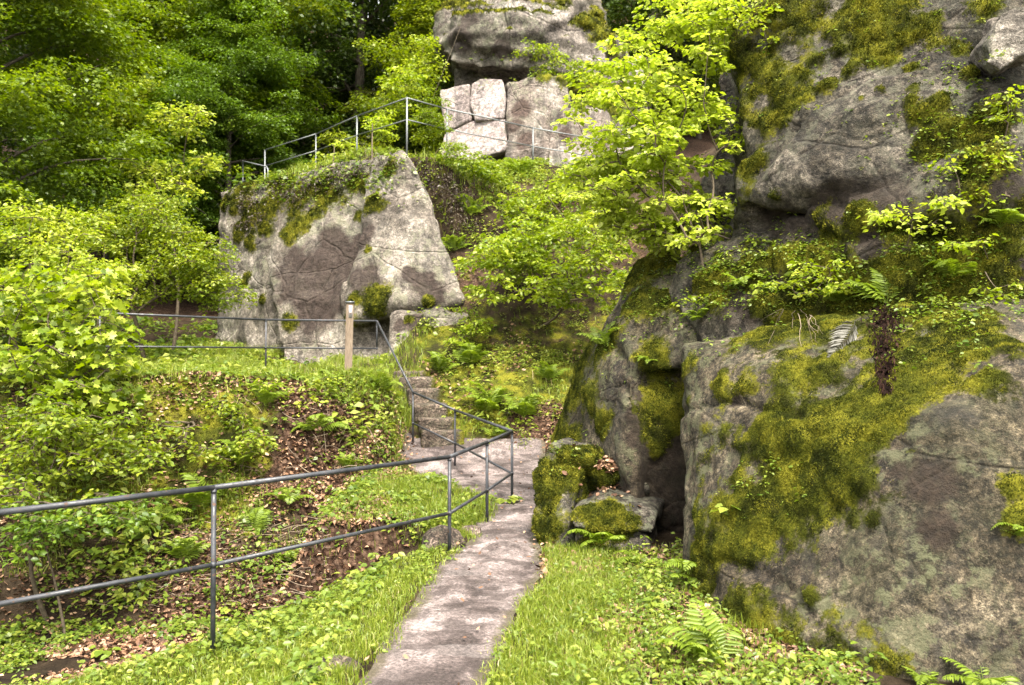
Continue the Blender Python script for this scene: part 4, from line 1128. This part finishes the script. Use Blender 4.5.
def fern(label, at, size, n, seed, fan=None, rise=(.35, .9), group=None, name='fern', off=0.02):
    rg = random.Random(seed)
    p = np.array(at)
    o = empty(name, label, 'fern', (p[0], p[1], p[2] - off), 0, group)
    for i in range(n):
        f = link('frond', FR[rg.randrange(4)], o)
        a = (i / n * 2 * math.pi + rg.uniform(-.35, .35)) if fan is None else R(fan[0] + (fan[1] - fan[0]) * (i + .5) / n + rg.uniform(-10, 10))
        el = rg.uniform(*rise)
        s = size * rg.uniform(.75, 1.1)
        f.rotation_euler = (rg.uniform(-.3, .3), -el + .35, a)
        f.scale = (s, s, s)
    return o
for lab, px, py, size, n, fan, rise in [
    ('large bright fern at the foot of the huge boulder, lower right of the path', 715, 665, .52, 7, (40, 250), (.75, 1.45)),
    ('fern with pale flat fronds growing in front of the lower flat rock', 602, 542, .46, 6, (130, 300), (.4, .9)),
    ('small fern in the grass below the lower flat rock', 640, 565, .36, 6, None, (.3, .8)),
    ('fern sprouting from the top left of the middle boulder', 606, 345, .42, 8, None, (.6, 1.3)),
    ('fern on the dark slope right of the terrace steps, highest of the slope ferns', 470, 366, .85, 9, None, (.7, 1.4)),
    ('pale fern above the upper bend of the stair handrail', 488, 412, .85, 9, None, (.7, 1.4)),
    ('fern low on the slope near the corner of the path railing', 524, 418, .7, 8, None, (.7, 1.3)),
    ('fern with spreading fronds behind the nearest full railing post', 205, 508, .80, 7, None, (.6, 1.3)),
    ('upright narrow fern in the hollow right of the nearest full railing post', 257, 535, .55, 5, (40, 150), (.9, 1.5)),
    ('dark fern in the hollow under the left shrubs', 158, 525, .7, 8, None, (.3, .9)),
    ('fern on the mossy bank between the bramble and the terrace', 286, 500, .5, 7, None, (.4, 1.0)),
    ('fern halfway up the leaf covered bank below the wooden post', 318, 432, .6, 8, None, (.4, 1.0)),
    ('tall bright feathery fern standing on the ledge above the dark hanging clump', 888, 302, .5, 9, (-10, 190), (.8, 1.5)),
    ('shaded fern at the back of the ledge, right of the bright feathery fern', 955, 275, .34, 6, (150, 290), (.4, 1.1)),
    ('fern cut off by the right edge of the photo on the huge boulder', 1022, 535, .22, 5, (100, 260), (.3, .9)),
    ('fern in the bottom right corner at the foot of the huge boulder', 985, 680, .34, 7, (60, 300), (.4, 1.2)),
    ('small fern at the bottom edge in front of the huge boulder', 930, 684, .24, 6, (60, 280), (.4, 1.1)),
    ('fern on the side of the middle boulder below its top fern', 650, 360, .2, 5, (150, 300), (.2, .7)),
    ('fern in the shade at the bottom of the dark crevice', 690, 575, .34, 6, (120, 300), (.3, .9)),
    ('small fern on the bank below the lower handrail', 285, 560, .36, 6, None, (.3, .9)),
    ('feathery fern among the moss on the slope left of the middle boulder', 548, 380, 0.6, 8, None, (.7, 1.4)),
    ('fern beside the top of the terrace steps', 440, 372, 0.6, 8, None, (.7, 1.4)),
    ('small fern on the slope behind the far corner of the railing', 500, 436, 0.45, 8, None, (.7, 1.4)),
    ('fern on the bank edge right of the wooden post', 382, 392, 0.5, 8, None, (.7, 1.4)),
    ('fern in the hollow left of the nearest full railing post', 182, 560, 0.5, 8, None, (.7, 1.4)),
    ('fern on the ledge below the overhang, nearest the sapling', 745, 285, 0.3, 7, (140, 320), (.4, 1.1)),
    ('fern at the left end of the ledge on top of the huge boulder', 700, 318, 0.28, 7, (140, 320), (.4, 1.1)),
    ('fern on the ledge right of the pale dry stems', 838, 302, 0.26, 7, (140, 320), (.4, 1.1)),
    ('drooping fern under the pale stone at the right edge', 1000, 225, 0.3, 7, (140, 320), (.4, 1.1)),
    ('fern on the upper bank below the terrace railing, left of the wooden post', 265, 405, 0.55, 8, None, (.6, 1.3)),
    ('fern low on the bank between the leaf litter and the second full post', 350, 470, 0.5, 8, None, (.6, 1.3)),
    ('fern on the mossy bank just above the top handrail', 240, 465, 0.6, 8, None, (.6, 1.3)),
    ('fern on the brown slope right of the cliff top railing post', 470, 215, 0.7, 8, None, (.6, 1.3)),
    ('fern on the brown slope between the cliff edge and the upper shrubs', 455, 250, 0.7, 8, None, (.6, 1.3)),
    ('fern on the slope below the right part of the hilltop wall', 520, 175, 0.8, 8, None, (.6, 1.3)),
]:
    h = hit(px, py)[0]
    fern(lab, h, size, n, int(px * 7 + py), fan, rise)


# ------------------------------------------------------------------ roots, stems and clumps that hang on the rocks
def strands(name, label, cat, spots, mat, rad, seed, drop=(.15, .4), side=.1, n=20, parent=None, push=.03, follow=0, wide=2.5, taper=.5):
    rg = np.random.default_rng(seed)
    m = MB()
    base = None
    for i in range(n):
        px, py = spots[i % len(spots)]
        h, nn = hit(px + rg.normal(0, 3), py + rg.normal(0, 2))
        if base is None: base = h
        a = h + nn * push
        if follow:
            st_ = rg.uniform(.3, 1.0) ** 1.3 * follow
            cx_ = np.mean([s_[0] for s_ in spots]); x0_ = px + rg.normal(0, wide); x1_ = cx_ + (x0_ - cx_) * taper + rg.normal(0, 1)
            hs2 = [hit(x0_ + (x1_ - x0_) * q_ / 5 + rg.normal(0, 1.2), py + st_ * q_ / 5) for q_ in range(6)]
            hs2 = [q_[0] + q_[1] * push * rg.uniform(.4, 1.4) for q_ in hs2]
            m.add(*tube(hs2, np.linspace(1, .45, 6) * rad * rg.uniform(.6, 1.4), 5, False), a=rg.random())
            continue
        l = rg.uniform(*drop)
        o = np.array([rg.normal(0, side), -abs(rg.normal(0, .03)), -l])
        pts = curve(a, a + o, rg, .06, 6)
        m.add(*tube(pts, np.linspace(1, .35, 6) * rad * rg.uniform(.6, 1.4), 5, False), a=rg.random())
    o = empty(name, label, cat, tuple(base))
    m.build('strands', M[mat], o, True)
    return o
strands('dry_stems', 'pale dry stems drooping over the moss at the left of the ledge', 'dry stems', [(785, 312), (795, 310), (805, 315), (812, 322)], 'dead_stem', .0022, 1, n=12, push=.03, follow=38, wide=7, taper=1.8)
FB = frond_mesh('frond', 8, 1, 22, .2, 'fern_brown')
from mathutils import Matrix
def lay(o, p0, p1, roll=0.0, s=1.0, lift=.03, wide=.24):
    """lay a frond on a rock from p0 to p1, its face turned outward"""
    d = unit(p1 - p0)
    y = unit(np.cross(np.array([0, -1.0, .3]), d))
    zz = np.cross(d, y)
    m = Matrix(((d[0], y[0], zz[0]), (d[1], y[1], zz[1]), (d[2], y[2], zz[2])))
    o.rotation_euler = (m @ Matrix.Rotation(roll, 3, 'X')).to_euler()
    o.scale = (s, s * wide, s)
    return zz * lift
bf = empty('dead_fern_clump', 'shaggy dark brown dead fern clump hanging down the moss below the bright feathery fern', 'fern', tuple(hit(884, 312)[0]))
rgd = np.random.default_rng(12)
bm_ = MB()
pp_, dd_, uu_ = [], [], []
for i in range(900):
    t = rgd.random() ** 1.2
    px = 885 + rgd.normal(0, 1) * (8.5 - 5.5 * t) + 6 * math.sin(i * .7) * (1 - t) * .5
    h, nn = hit(px, 309 + 82 * t)
    h2, _ = hit(px + rgd.normal(0, 2), 309 + 82 * t + 9)
    pp_.append(h + nn * rgd.uniform(.0, .06) * (1.1 - t)); dd_.append(unit(h2 - h) + rgd.normal(0, .28, 3)); uu_.append(nn + rgd.normal(0, .6, 3))
l_ = rgd.uniform(.03, .085, 900)
V, Fq, k_ = leaf_geo(np.array(pp_), np.array(dd_), np.array(uu_), l_, l_ * rgd.uniform(.06, .14, 900), 'A', .3, .3)
bm_.add(V, Fq, np.repeat(rgd.random(900) ** 1.6, k_))
bm_.build('withered_fronds', M['fern_brown'], bf)
fa, fb2 = hit(852, 322)[0], hit(826, 364)[0]
dead = empty('dead_frond', 'withered grey fern frond lying on the moss of the huge boulder', 'fern', tuple(fa))
f = link('frond', FD, dead)
f.location = lay(f, fa, fb2, 0.0, np.linalg.norm(fb2 - fa) * 1.2, .025, .42)

# heather and dead growth fringing the cliff top
def fringe(label, spots, mat, seed, L=.13, r=.22, name='heather_clump'):
    rg = np.random.default_rng(seed)
    hs_ = [hit(*s) for s in spots]
    o = empty(name, label, 'plant', tuple(hs_[0][0]))
    l = MB()
    for h, nn in hs_:
        for _ in range(3):
            pad_leaves(l, h + nn * .10 + rg.normal(0, .14, 3), r, L * .6, rg, 1.8, 'A', .8, .9, np.array([0, -.4, -.5]), rg.uniform(.2, .8), .5, .16)
    l.build('foliage', M[mat], o)
fringe('purplish heather clump hanging at the left end of the cliff edge', [(250, 205), (258, 215), (246, 222), (262, 208)], 'heather', 1)
fringe('brown heather clump along the cliff edge under the second railing post', [(290, 192), (302, 188), (312, 186), (298, 198)], 'heather', 2)
fringe('brown overhanging turf near the middle of the cliff edge', [(335, 180), (348, 176), (358, 172), (342, 186)], 'heather', 3)
fringe('low heather growing down the slope at the right edge of the cliff top', [(425, 175), (438, 190), (450, 210), (445, 180), (462, 200), (455, 230)], 'heather', 6, r=.25)
fringe('small dark turf tuft at the cliff edge left of the pale face', [(375, 165), (384, 160), (368, 176)], 'heather', 4, r=.18)

# broad leaved plants in the verge
def rosette(label, at, n, L, mat, seed, name='broadleaf_plant', kind='B', rise=.35, ratio=.4):
    rg = np.random.default_rng(seed)
    p = np.array(at)
    o = empty(name, label, 'plant', tuple(p))
    l, s = MB(), MB()
    a = np.arange(n) * 2.4 + rg.normal(0, .3, n)
    h = rg.uniform(.3, 1.0, n) * L * rise * 2
    rr = rg.uniform(.3, 1.0, n) * L
    c = p + np.stack([np.cos(a) * rr, np.sin(a) * rr, h], -1)
    for q in c: s.add(*tube(curve(p, q, rg, .08, 5), .003, 4, False))
    d = np.stack([np.cos(a), np.sin(a), np.full(n, -.15)], -1)
    up = np.array([0, -.25, 1.0]) + rg.normal(0, .25, (n, 3))
    l_ = L * rg.uniform(.6, 1.1, n)
    V, Fq, m = leaf_geo(c - unit(d) * l_[:, None] * .3, d, up, l_, l_ * ratio, kind)
    l.add(V, Fq, np.repeat(rg.uniform(.4, 1, n), m))
    s.build('stem', M['herb'], o); l.build('leaves', M[mat], o)
for lab, px, py, n, L in [
    ('broad pale leaved plant in the verge left of the nearest full railing post', 182, 632, 9, .14),
    ('broad leaved plant at the bottom left edge of the verge', 105, 655, 9, .13),
    ('broad leaved plant at the foot of the nearest full railing post', 232, 612, 8, .13),
    ('broad leaved plant in the verge between the first two railing posts', 290, 625, 8, .10),
    ('broad leaved plant beside the small stone at the left edge of the path', 340, 640, 8, .09),
    ('bright leafy plant by the corner post of the railing', 505, 505, 14, .14),
    ('leafy plant at the base of the huge boulder, left of the large fern', 655, 610, 10, .10),
    ('tongue shaped green leaves growing out of the diagonal moss band', 728, 515, 8, .10),
    ('leafy plant in the grass at the right, below the mossy low rock', 590, 590, 9, .09),
    ('leafy plant in the verge at the bottom edge right of the path', 590, 660, 10, .09)]:
    rosette(lab, hit(px, py)[0], n, L, 'herb', int(px + py * 3))
# stones at the edges of the path
for lab, px, py, sx, sy, sz, sd in [
    ('flat grey stone half buried at the left edge of the path', 335, 668, .26, .2, .10, 1),
    ('loose flat stone lying on the path left of its middle', 418, 625, .11, .08, .05, 2),
    ('pale block of stone set in the eroded edge beyond the second full railing post', 443, 545, .34, .3, .30, 3),
    ('low stone at the path edge between the railing posts', 470, 533, .25, .2, .12, 4),
    ('grey stone in the leaf litter by the foot of the mossy low rock', 545, 572, .12, .1, .06, 5)]:
    h = hit(px, py)[0]
    r_ = np.random.default_rng(sd)
    pt = [tuple(h + np.array([sx, sy, sz]) * unit(r_.normal(0, 1, 3)) * .62) for _ in range(16)]
    rock('stone', lab, 'stone', [pt], M['step'], max(.012, sx / 16), (.02, .01, .008), 500 + sd)

# ------------------------------------------------------------------ growth nobody could count
def scatter(n, box_, dens, seed):
    rg = np.random.default_rng(seed)
    x = rg.uniform(box_[0], box_[1], n); y = rg.uniform(box_[2], box_[3], n)
    k_ = rg.random(n) < dens(x, y)
    x, y = x[k_], y[k_]
    return np.stack([x, y, H(x, y)], -1)

def in_view(p, m=60):
    px = 512 + F * p[:, 0] / p[:, 1]
    return (px > -m) & (px < 1024 + m)

def off_path(x, y, soft=.12):
    w_ = fbm(np.stack([x, y, x * 0], -1), 2.3, 3, 61) * .16
    d = np.maximum(pathL(y) - x, x - pathR(y)) + w_
    return sm(-.13, soft, d)

def patch(x, y, s, seed, lo=-.2, hi=.35):
    return sm(lo, hi, fbm(np.stack([x, y, x * 0], -1), s, 3, seed))

def lit_at(x, y):
    return ground_masks(x, y)[1]

def blades(p, rg, hmin, hmax, w, lean=.45):
    n = len(p)
    h = rg.uniform(hmin, hmax, n) * (0.7 + .6 * rg.random(n))
    a = rg.uniform(0, 2 * np.pi, n)
    o = np.stack([np.cos(a), np.sin(a), np.zeros(n)], -1)
    s = np.stack([-np.sin(a), np.cos(a), np.zeros(n)], -1)
    tw = rg.uniform(0, 2 * np.pi, n)
    s = np.stack([np.cos(tw), np.sin(tw), np.zeros(n)], -1)
    ln = rg.uniform(.1, 1, n) * lean * 2
    upv = np.array([0, 0, 1.0])
    m1 = p + upv * (h * .55)[:, None] + o * (h * ln * .25)[:, None]
    t = p + upv * (h * (1 - .35 * ln))[:, None] + o * (h * ln)[:, None]
    w_ = (w * rg.uniform(.6, 1.4, n))[:, None]
    V = np.stack([p - s * w_ - upv * .02, p + s * w_ - upv * .02, m1 + s * w_ * .8, m1 - s * w_ * .8, t], 1).reshape(-1, 3)
    b = np.arange(n)[:, None] * 5
    return V, [b + np.array([[0, 1, 2, 3]]), b + np.array([[3, 2, 4]])], 5

def stuff(name, mb, mat):
    o = mb.build(name, mat)
    tag(o, kind='stuff')
    return o

rg = np.random.default_rng(5)
# grass
g = MB()
def right_verge(x, y): return sm(-.02, .1, x - pathR(y) + .08 * fbm(np.stack([x, y, x * 0], -1), 3, 2, 4)) * (1 - sm(7.2, 7.9, y))
def left_verge(x, y):
    fx = np.interp(y, FENCE[:, 1], FENCE[:, 0])
    return off_path(x, y) * (x < 0) * (1 - sm(.15, .7, fx - x)) * (1 - sm(8.2, 8.9, y))
p = scatter(150000, (-.4, 1.6, 3.2, 7.9), lambda x, y: right_verge(x, y) * (.3 + .7 * patch(x, y, 1.6, 3, -.3, .2)) * (1 - .9 * sm(.4, .85, x - pathR(y))), 1)
V, Fq, m = blades(p, rg, .03, .10, .0028); g.add(V, Fq, np.repeat(np.clip(rg.normal(.55, .22, len(p)), 0, 1), m))
p = scatter(160000, (-3.6, .0, 3.2, 8.9), lambda x, y: left_verge(x, y) * (.3 + .7 * patch(x, y, 1.5, 13, -.25, .3)), 2)
V, Fq, m = blades(p, rg, .03, .085, .0028); g.add(V, Fq, np.repeat(np.clip(rg.normal(.55, .22, len(p)), 0, 1), m))
p = scatter(120000, (-2.6, .0, 8.6, 13.0), lambda x, y: off_path(x, y) * (x < .1) * sm(-2.5, -1.9, x) * (.1 + .7 * patch(x, y, 1.3, 14)) * (1 - .8 * lit_at(x, y)), 3)
V, Fq, m = blades(p, rg, .04, .11, .0035); g.add(V, Fq, np.repeat(np.clip(rg.normal(.5, .2, len(p)), 0, 1), m))
p = scatter(130000, (-8.5, -1.7, 12.4, 17.5), lambda x, y: sm(12.8, 13.4, y) * (.15 + .7 * patch(x, y, .9, 15)), 4)
V, Fq, m = blades(p, rg, .08, .24, .005); g.add(V, Fq, np.repeat(np.clip(rg.normal(.55, .22, len(p)), 0, 1), m))
p = scatter(60000, (-8, 0, 18.5, 24), lambda x, y: sm(18.8, 19.4, y) * (1 - .8 * sm(-2.9, -2.3, x)) * patch(x, y, .9, 16), 5)
V, Fq, m = blades(p, rg, .1, .3, .008); g.add(V, Fq, np.repeat(np.clip(rg.normal(.6, .22, len(p)), 0, 1), m))
p = scatter(60000, (-2.4, 2.5, 13.4, 24), lambda x, y: (.5 - .47 * sm(15.5, 17, y)) * patch(x, y, 1.1, 17, 0, .5) * (x > np.interp(y, [13.4, 15.8], [-1.0, -1.4])), 6)
V, Fq, m = blades(p, rg, .06, .2, .006); g.add(V, Fq, np.repeat(np.clip(rg.normal(.5, .25, len(p)), 0, 1), m))
p = scatter(50000, (-6.5, -1.6, 9.8, 13.8), lambda x, y: (.04 + .8 * patch(x, y, 1.6, 71, 0, .45)) * (1 - .95 * sm(.05, .4, lit_at(x, y))), 71)
V, Fq, m = blades(p, rg, .08, .22, .004, .8); g.add(V, Fq, np.repeat(np.clip(rg.normal(.6, .22, len(p)), 0, 1), m))
p = scatter(26000, (-1.2, .9, 3.2, 10.5), lambda x, y: sm(.12, -.02, np.abs(np.minimum(x - pathL(y), pathR(y) - x))) * patch(x, y, 3, 72, 0, .3), 72)
V, Fq, m = blades(p, rg, .02, .06, .0025, .8); g.add(V, Fq, np.repeat(np.clip(rg.normal(.6, .22, len(p)), 0, 1), m))
stuff('grass', g, M['grass'])

# small leaved ground cover
def herbs(mb, p, L, rg, nl=7, spread=1.0, rise=.8, ratio=.36, tone=.5):
    kind = 'B' if len(p) and np.median(p[:, 1]) < 9.5 else 'A'
    n = len(p)
    a = (rg.uniform(0, 6.28, n)[:, None] + np.arange(nl)[None] * 2.4 + rg.normal(0, .4, (n, nl)))
    sc = L * rg.uniform(.6, 1.5, n)
    h = rg.uniform(.1, 1.0, (n, nl)) * rise * 2.2 * sc[:, None]
    rr = rg.uniform(.2, 1.0, (n, nl)) * spread * sc[:, None]
    c = p[:, None] + np.stack([np.cos(a) * rr, np.sin(a) * rr, h], -1)
    d = np.stack([np.cos(a), np.sin(a), rg.normal(-.1, .3, (n, nl))], -1)
    up = np.stack([a * 0, a * 0 - .15, a * 0 + 1], -1) + rg.normal(0, .35, (n, nl, 3))
    l = (sc[:, None] * rg.uniform(.6, 1.1, (n, nl))).ravel()
    V, Fq, m = leaf_geo(c.reshape(-1, 3), d.reshape(-1, 3), up.reshape(-1, 3), l, l * ratio, kind, .2, .15)
    t = np.clip(np.repeat(rg.normal(tone, .2, n), nl) + rg.normal(0, .1, n * nl), 0, 1)
    mb.add(V, Fq, np.repeat(t, m))
hb_ = MB()
p = scatter(14000, (-.4, 1.9, 3.2, 8.0), lambda x, y: right_verge(x, y) * (.06 + .30 * sm(.25, .7, x - pathR(y)) * patch(x, y, 2.2, 19, -.05, .4)), 21); herbs(hb_, p, .03, rg)
p = scatter(2600, (-6, -1.6, 4.0, 7.4), lambda x, y: .35 + .65 * patch(x, y, 1.3, 55, -.3, .3), 55); herbs(hb_, p, .038, rg, 8, .9, 1.0, .34, .65)
p = scatter(22000, (-4.6, 0, 3.2, 9.0), lambda x, y: left_verge(x, y) * (.05 + .28 * patch(x, y, 1.6, 22, 0, .45)), 22); herbs(hb_, p, .028, rg, tone=.7)
p = scatter(12000, (-7.5, -1.0, 4.0, 9.6), lambda x, y: .8 * off_path(x, y) * (1 - .85 * lit_at(x, y)) * patch(x, y, 1.2, 25), 25); herbs(hb_, p, .045, rg)
p = scatter(9000, (-2.7, 0, 8.6, 13.4), lambda x, y: off_path(x, y) * (.04 + .4 * patch(x, y, 1.4, 23, 0, .45)) * (1 - .8 * lit_at(x, y)), 23); herbs(hb_, p, .05, rg)
p = scatter(16000, (-9, -1.8, 9.0, 14.2), lambda x, y: (.16 + .6 * patch(x, y, 1.2, 24, -.1, .4)) * (1 - .55 * lit_at(x, y)), 24); herbs(hb_, p, .06, rg)
p = scatter(7000, (-9, -2.2, 14, 18.5), lambda x, y: patch(x, y, .8, 26), 26); herbs(hb_, p, .08, rg, tone=.65)
p = scatter(16000, (-1.8, 3, 13.8, 25), lambda x, y: (x > np.interp(y, [13.4, 15.8], [-.9, -1.3])) * (.05 + .55 * patch(x, y, 1.3, 27, .05, .45)), 27); herbs(hb_, p, .05, rg, tone=.75)
p = scatter(8000, (-9, 1, 18.8, 27), lambda x, y: patch(x, y, .7, 28), 28); herbs(hb_, p, .09, rg, tone=.7)
p = scatter(5000, (-20, -7, 14, 30), lambda x, y: patch(x, y, .5, 29), 29); herbs(hb_, p, .14, rg, tone=.4)
p = scatter(420, (-.2, 1.9, 3.4, 8.0), lambda x, y: right_verge(x, y) * sm(.1, .5, x - pathR(y)) * patch(x, y, 1.8, 51, -.1, .3), 51); herbs(hb_, p, .045, rg, 9, .9, 1.5, .26, .6)
p = scatter(450, (-4.6, -.4, 3.4, 8.8), lambda x, y: left_verge(x, y) * patch(x, y, 1.8, 52, -.1, .3), 52); herbs(hb_, p, .044, rg, 9, .9, 1.3, .34, .7)
p = scatter(1700, (-7, -1.9, 9.6, 14.0), lambda x, y: patch(x, y, 1.1, 53, 0, .4), 53); herbs(hb_, p, .11, rg, 9, .9, 1.1, .3, .75)
p = scatter(420, (-1.9, 1.2, 13.6, 17.5), lambda x, y: (x > np.interp(y, [13.4, 15.8], [-.95, -1.35])) * patch(x, y, 1.3, 54, -.1, .3), 54); herbs(hb_, p, .09, rg, 9, .9, 1.4, .2, .8)
p = scatter(3000, (-2.3, .8, 17.0, 24), lambda x, y: patch(x, y, 1.6, 56, -.1, .35), 56); herbs(hb_, p, .075, rg, 8, .9, 1.0, .3, .7)
stuff('ground_cover', hb_, M['herb'])

# leaf litter
lt = MB()
def litter(p, L, rg):
    n = len(p)
    a = rg.uniform(0, 6.28, n)
    d = np.stack([np.cos(a), np.sin(a), rg.normal(0, .35, n)], -1)
    up = np.stack([a * 0, a * 0, a * 0 + 1], -1) + rg.normal(0, .5, (n, 3))
    l = L * rg.uniform(.6, 1.3, n)
    V, Fq, m = leaf_geo(p + np.array([0, 0, .012]) * rg.random((n, 1)), d, up, l, l * .33, 'B', .35, rg.uniform(-.3, .3))
    lt.add(V, Fq, np.repeat(rg.random(n), m))
p = scatter(52000, (-5, .9, 6.5, 15), lambda x, y: lit_at(x, y) * np.where((x > pathL(y)) & (x < pathR(y)), .15, 1), 41); litter(p, .06, rg)
p = scatter(34000, (-6.5, -1.5, 8.5, 14), lambda x, y: .35 + .65 * patch(x, y, 1.4, 43), 43); litter(p, .06, rg)
p = scatter(9000, (-2, 2.4, 13.6, 21), lambda x, y: .7 * patch(x, y, 1.2, 44, -.1, .35), 44); litter(p, .07, rg)
p = scatter(9000, (.15, 1.9, 4.2, 7.9), lambda x, y: right_verge(x, y) * (.15 + .85 * sm(.35, .8, x - pathR(y))), 45); litter(p, .05, rg)
p = scatter(900, (-.1, .75, 6.6, 8.6), lambda x, y: sm(.12, .3, x - pathR(y) + .22), 46); litter(p, .05, rg)
p = scatter(900, (-1.8, .8, 3.5, 14), lambda x, y: ((x > pathL(y)) & (x < pathR(y))) * .5, 47); litter(p + np.array([0, 0, .055]), .035, rg)
# leaves caught on the low rocks
rgl = np.random.default_rng(9)
q = []
for _ in range(900):
    px, py = rgl.normal(612, 14), rgl.normal(474, 9)
    h, nn = hit(px, py)
    if nn[2] > .35 and 7.2 < h[1] < 10: q.append(h + np.array([0, 0, .01]))
for _ in range(420):
    px, py = rgl.uniform(540, 600), rgl.uniform(556, 580)
    h, nn = hit(px, py)
    if h[1] < 9: q.append(h + np.array([0, 0, .01]))
litter(np.array(q), .055, rg)
stuff('leaf_litter', lt, M['litter'])

# dead twigs in the hollow
tw = MB()
for _ in range(520):
    px, py = rgl.uniform(110, 330), rgl.uniform(520, 610)
    h, nn = hit(px, py)
    if h[1] > 12 or h[1] < 5.5: continue
    a = rgl.uniform(0, 3.14); l = rgl.uniform(.1, .45)
    e = h + np.array([math.cos(a) * l, math.sin(a) * l * .5, rgl.uniform(-.02, .2) * l * 2])
    tw.add(*tube(curve(h + np.array([0, 0, .015]), e, rgl, .07, 5), np.linspace(.0045, .0015, 5) * rgl.uniform(.6, 1.6), 4, False), a=rgl.random())
for _ in range(140):
    px, py = rgl.uniform(230, 400), rgl.uniform(395, 480)
    h, nn = hit(px, py)
    if h[1] > 15: continue
    l = rgl.uniform(.1, .45)
    e = h + np.array([rgl.normal(0, .5) * l, -abs(rgl.normal(0, .4)) * l, rgl.normal(0, .4) * l])
    tw.add(*tube(curve(h, e, rgl, .12, 5), np.linspace(.006, .002, 5), 4, False), a=rgl.random())
stuff('dead_twigs', tw, M['dead_stem'])

# small growth on the ledges of the rocks
lv = MB()
def ledge(cx, cy, rx, ry, n, L, seed, dmax, up=.2):
    r_ = np.random.default_rng(seed)
    q = []
    for _ in range(n):
        h, nn = hit(cx + r_.normal(0, rx), cy + r_.normal(0, ry))
        if nn[2] > up and h[1] < dmax: q.append(h)
    if q: herbs(lv, np.array(q), L, r_, 6, tone=.5)
ledge(800, 275, 70, 20, 800, .03, 1, 9.5)
ledge(950, 280, 50, 30, 560, .03, 2, 9)
ledge(700, 285, 36, 30, 330, .03, 3, 10)
ledge(605, 320, 26, 26, 90, .03, 4, 10.5)
ledge(770, 490, 26, 18, 26, .025, 5, 7.5, 0)
ledge(850, 60, 80, 40, 60, .025, 6, 10, 0)
ledge(570, 455, 26, 10, 40, .025, 7, 9, .1)
ledge(970, 130, 40, 50, 330, .03, 8, 10, 0)
ledge(310, 178, 55, 12, 520, .09, 9, 27, -.2)
ledge(540, 70, 50, 10, 80, .1, 10, 30, -.2)
stuff('ledge_growth', lv, M['herb'])
# ------------------------------------------------------------------ light
SUN_EL, SUN_AZ = 60, 165       # azimuth from +Y clockwise: the sun stands behind the viewer, a little to the right
w = bpy.data.worlds.new('World')
SC.world = w
w.use_nodes = True
nt = w.node_tree
nt.nodes.clear()
sky = nt.nodes.new('ShaderNodeTexSky')
sky.sky_type = 'NISHITA'
sky.sun_disc = False
sky.sun_elevation = R(SUN_EL)
sky.sun_rotation = R(SUN_AZ)
sky.air_density = 1.0
sky.dust_density = 4.0
hs = nt.nodes.new('ShaderNodeHueSaturation')
hs.inputs['Saturation'].default_value = 0.25
bg = nt.nodes.new('ShaderNodeBackground')
bg.inputs['Strength'].default_value = 0.125
wo = nt.nodes.new('ShaderNodeOutputWorld')
nt.links.new(sky.outputs[0], hs.inputs['Color'])
wm = nt.nodes.new('ShaderNodeMixRGB')
wm.blend_type = 'MULTIPLY'
wm.inputs[0].default_value = 1
wm.inputs[2].default_value = (1.0, 0.97, 0.88, 1)
nt.links.new(hs.outputs[0], wm.inputs[1])
nt.links.new(wm.outputs[0], bg.inputs['Color'])
nt.links.new(bg.outputs[0], wo.inputs[0])
sun = bpy.data.lights.new('sun', 'SUN')
sun.energy = 1.5
sun.angle = R(12)
sun.color = (1.0, 0.92, 0.78)
so = bpy.data.objects.new('sun', sun)
COL.objects.link(so)
az = R(SUN_AZ)
dirv = Vector((math.sin(az) * math.cos(R(SUN_EL)), math.cos(az) * math.cos(R(SUN_EL)), math.sin(R(SUN_EL))))
so.rotation_euler = dirv.to_track_quat('Z', 'Y').to_euler()
vs = SC.view_settings
SC.display_settings.display_device = 'sRGB'
vs.view_transform = 'Standard'
vs.look = 'None'
vs.gamma = 1
vs.use_curve_mapping = False
vs.exposure = 2.8
cy = SC.cycles
cy.max_bounces = 7
cy.diffuse_bounces = 4
cy.glossy_bounces = 2
cy.transmission_bounces = 4
cy.transparent_max_bounces = 4
cy.sample_clamp_indirect = 6
cy.use_denoising = True
cy.use_fast_gi = False
SC.render.threads_mode = 'AUTO'
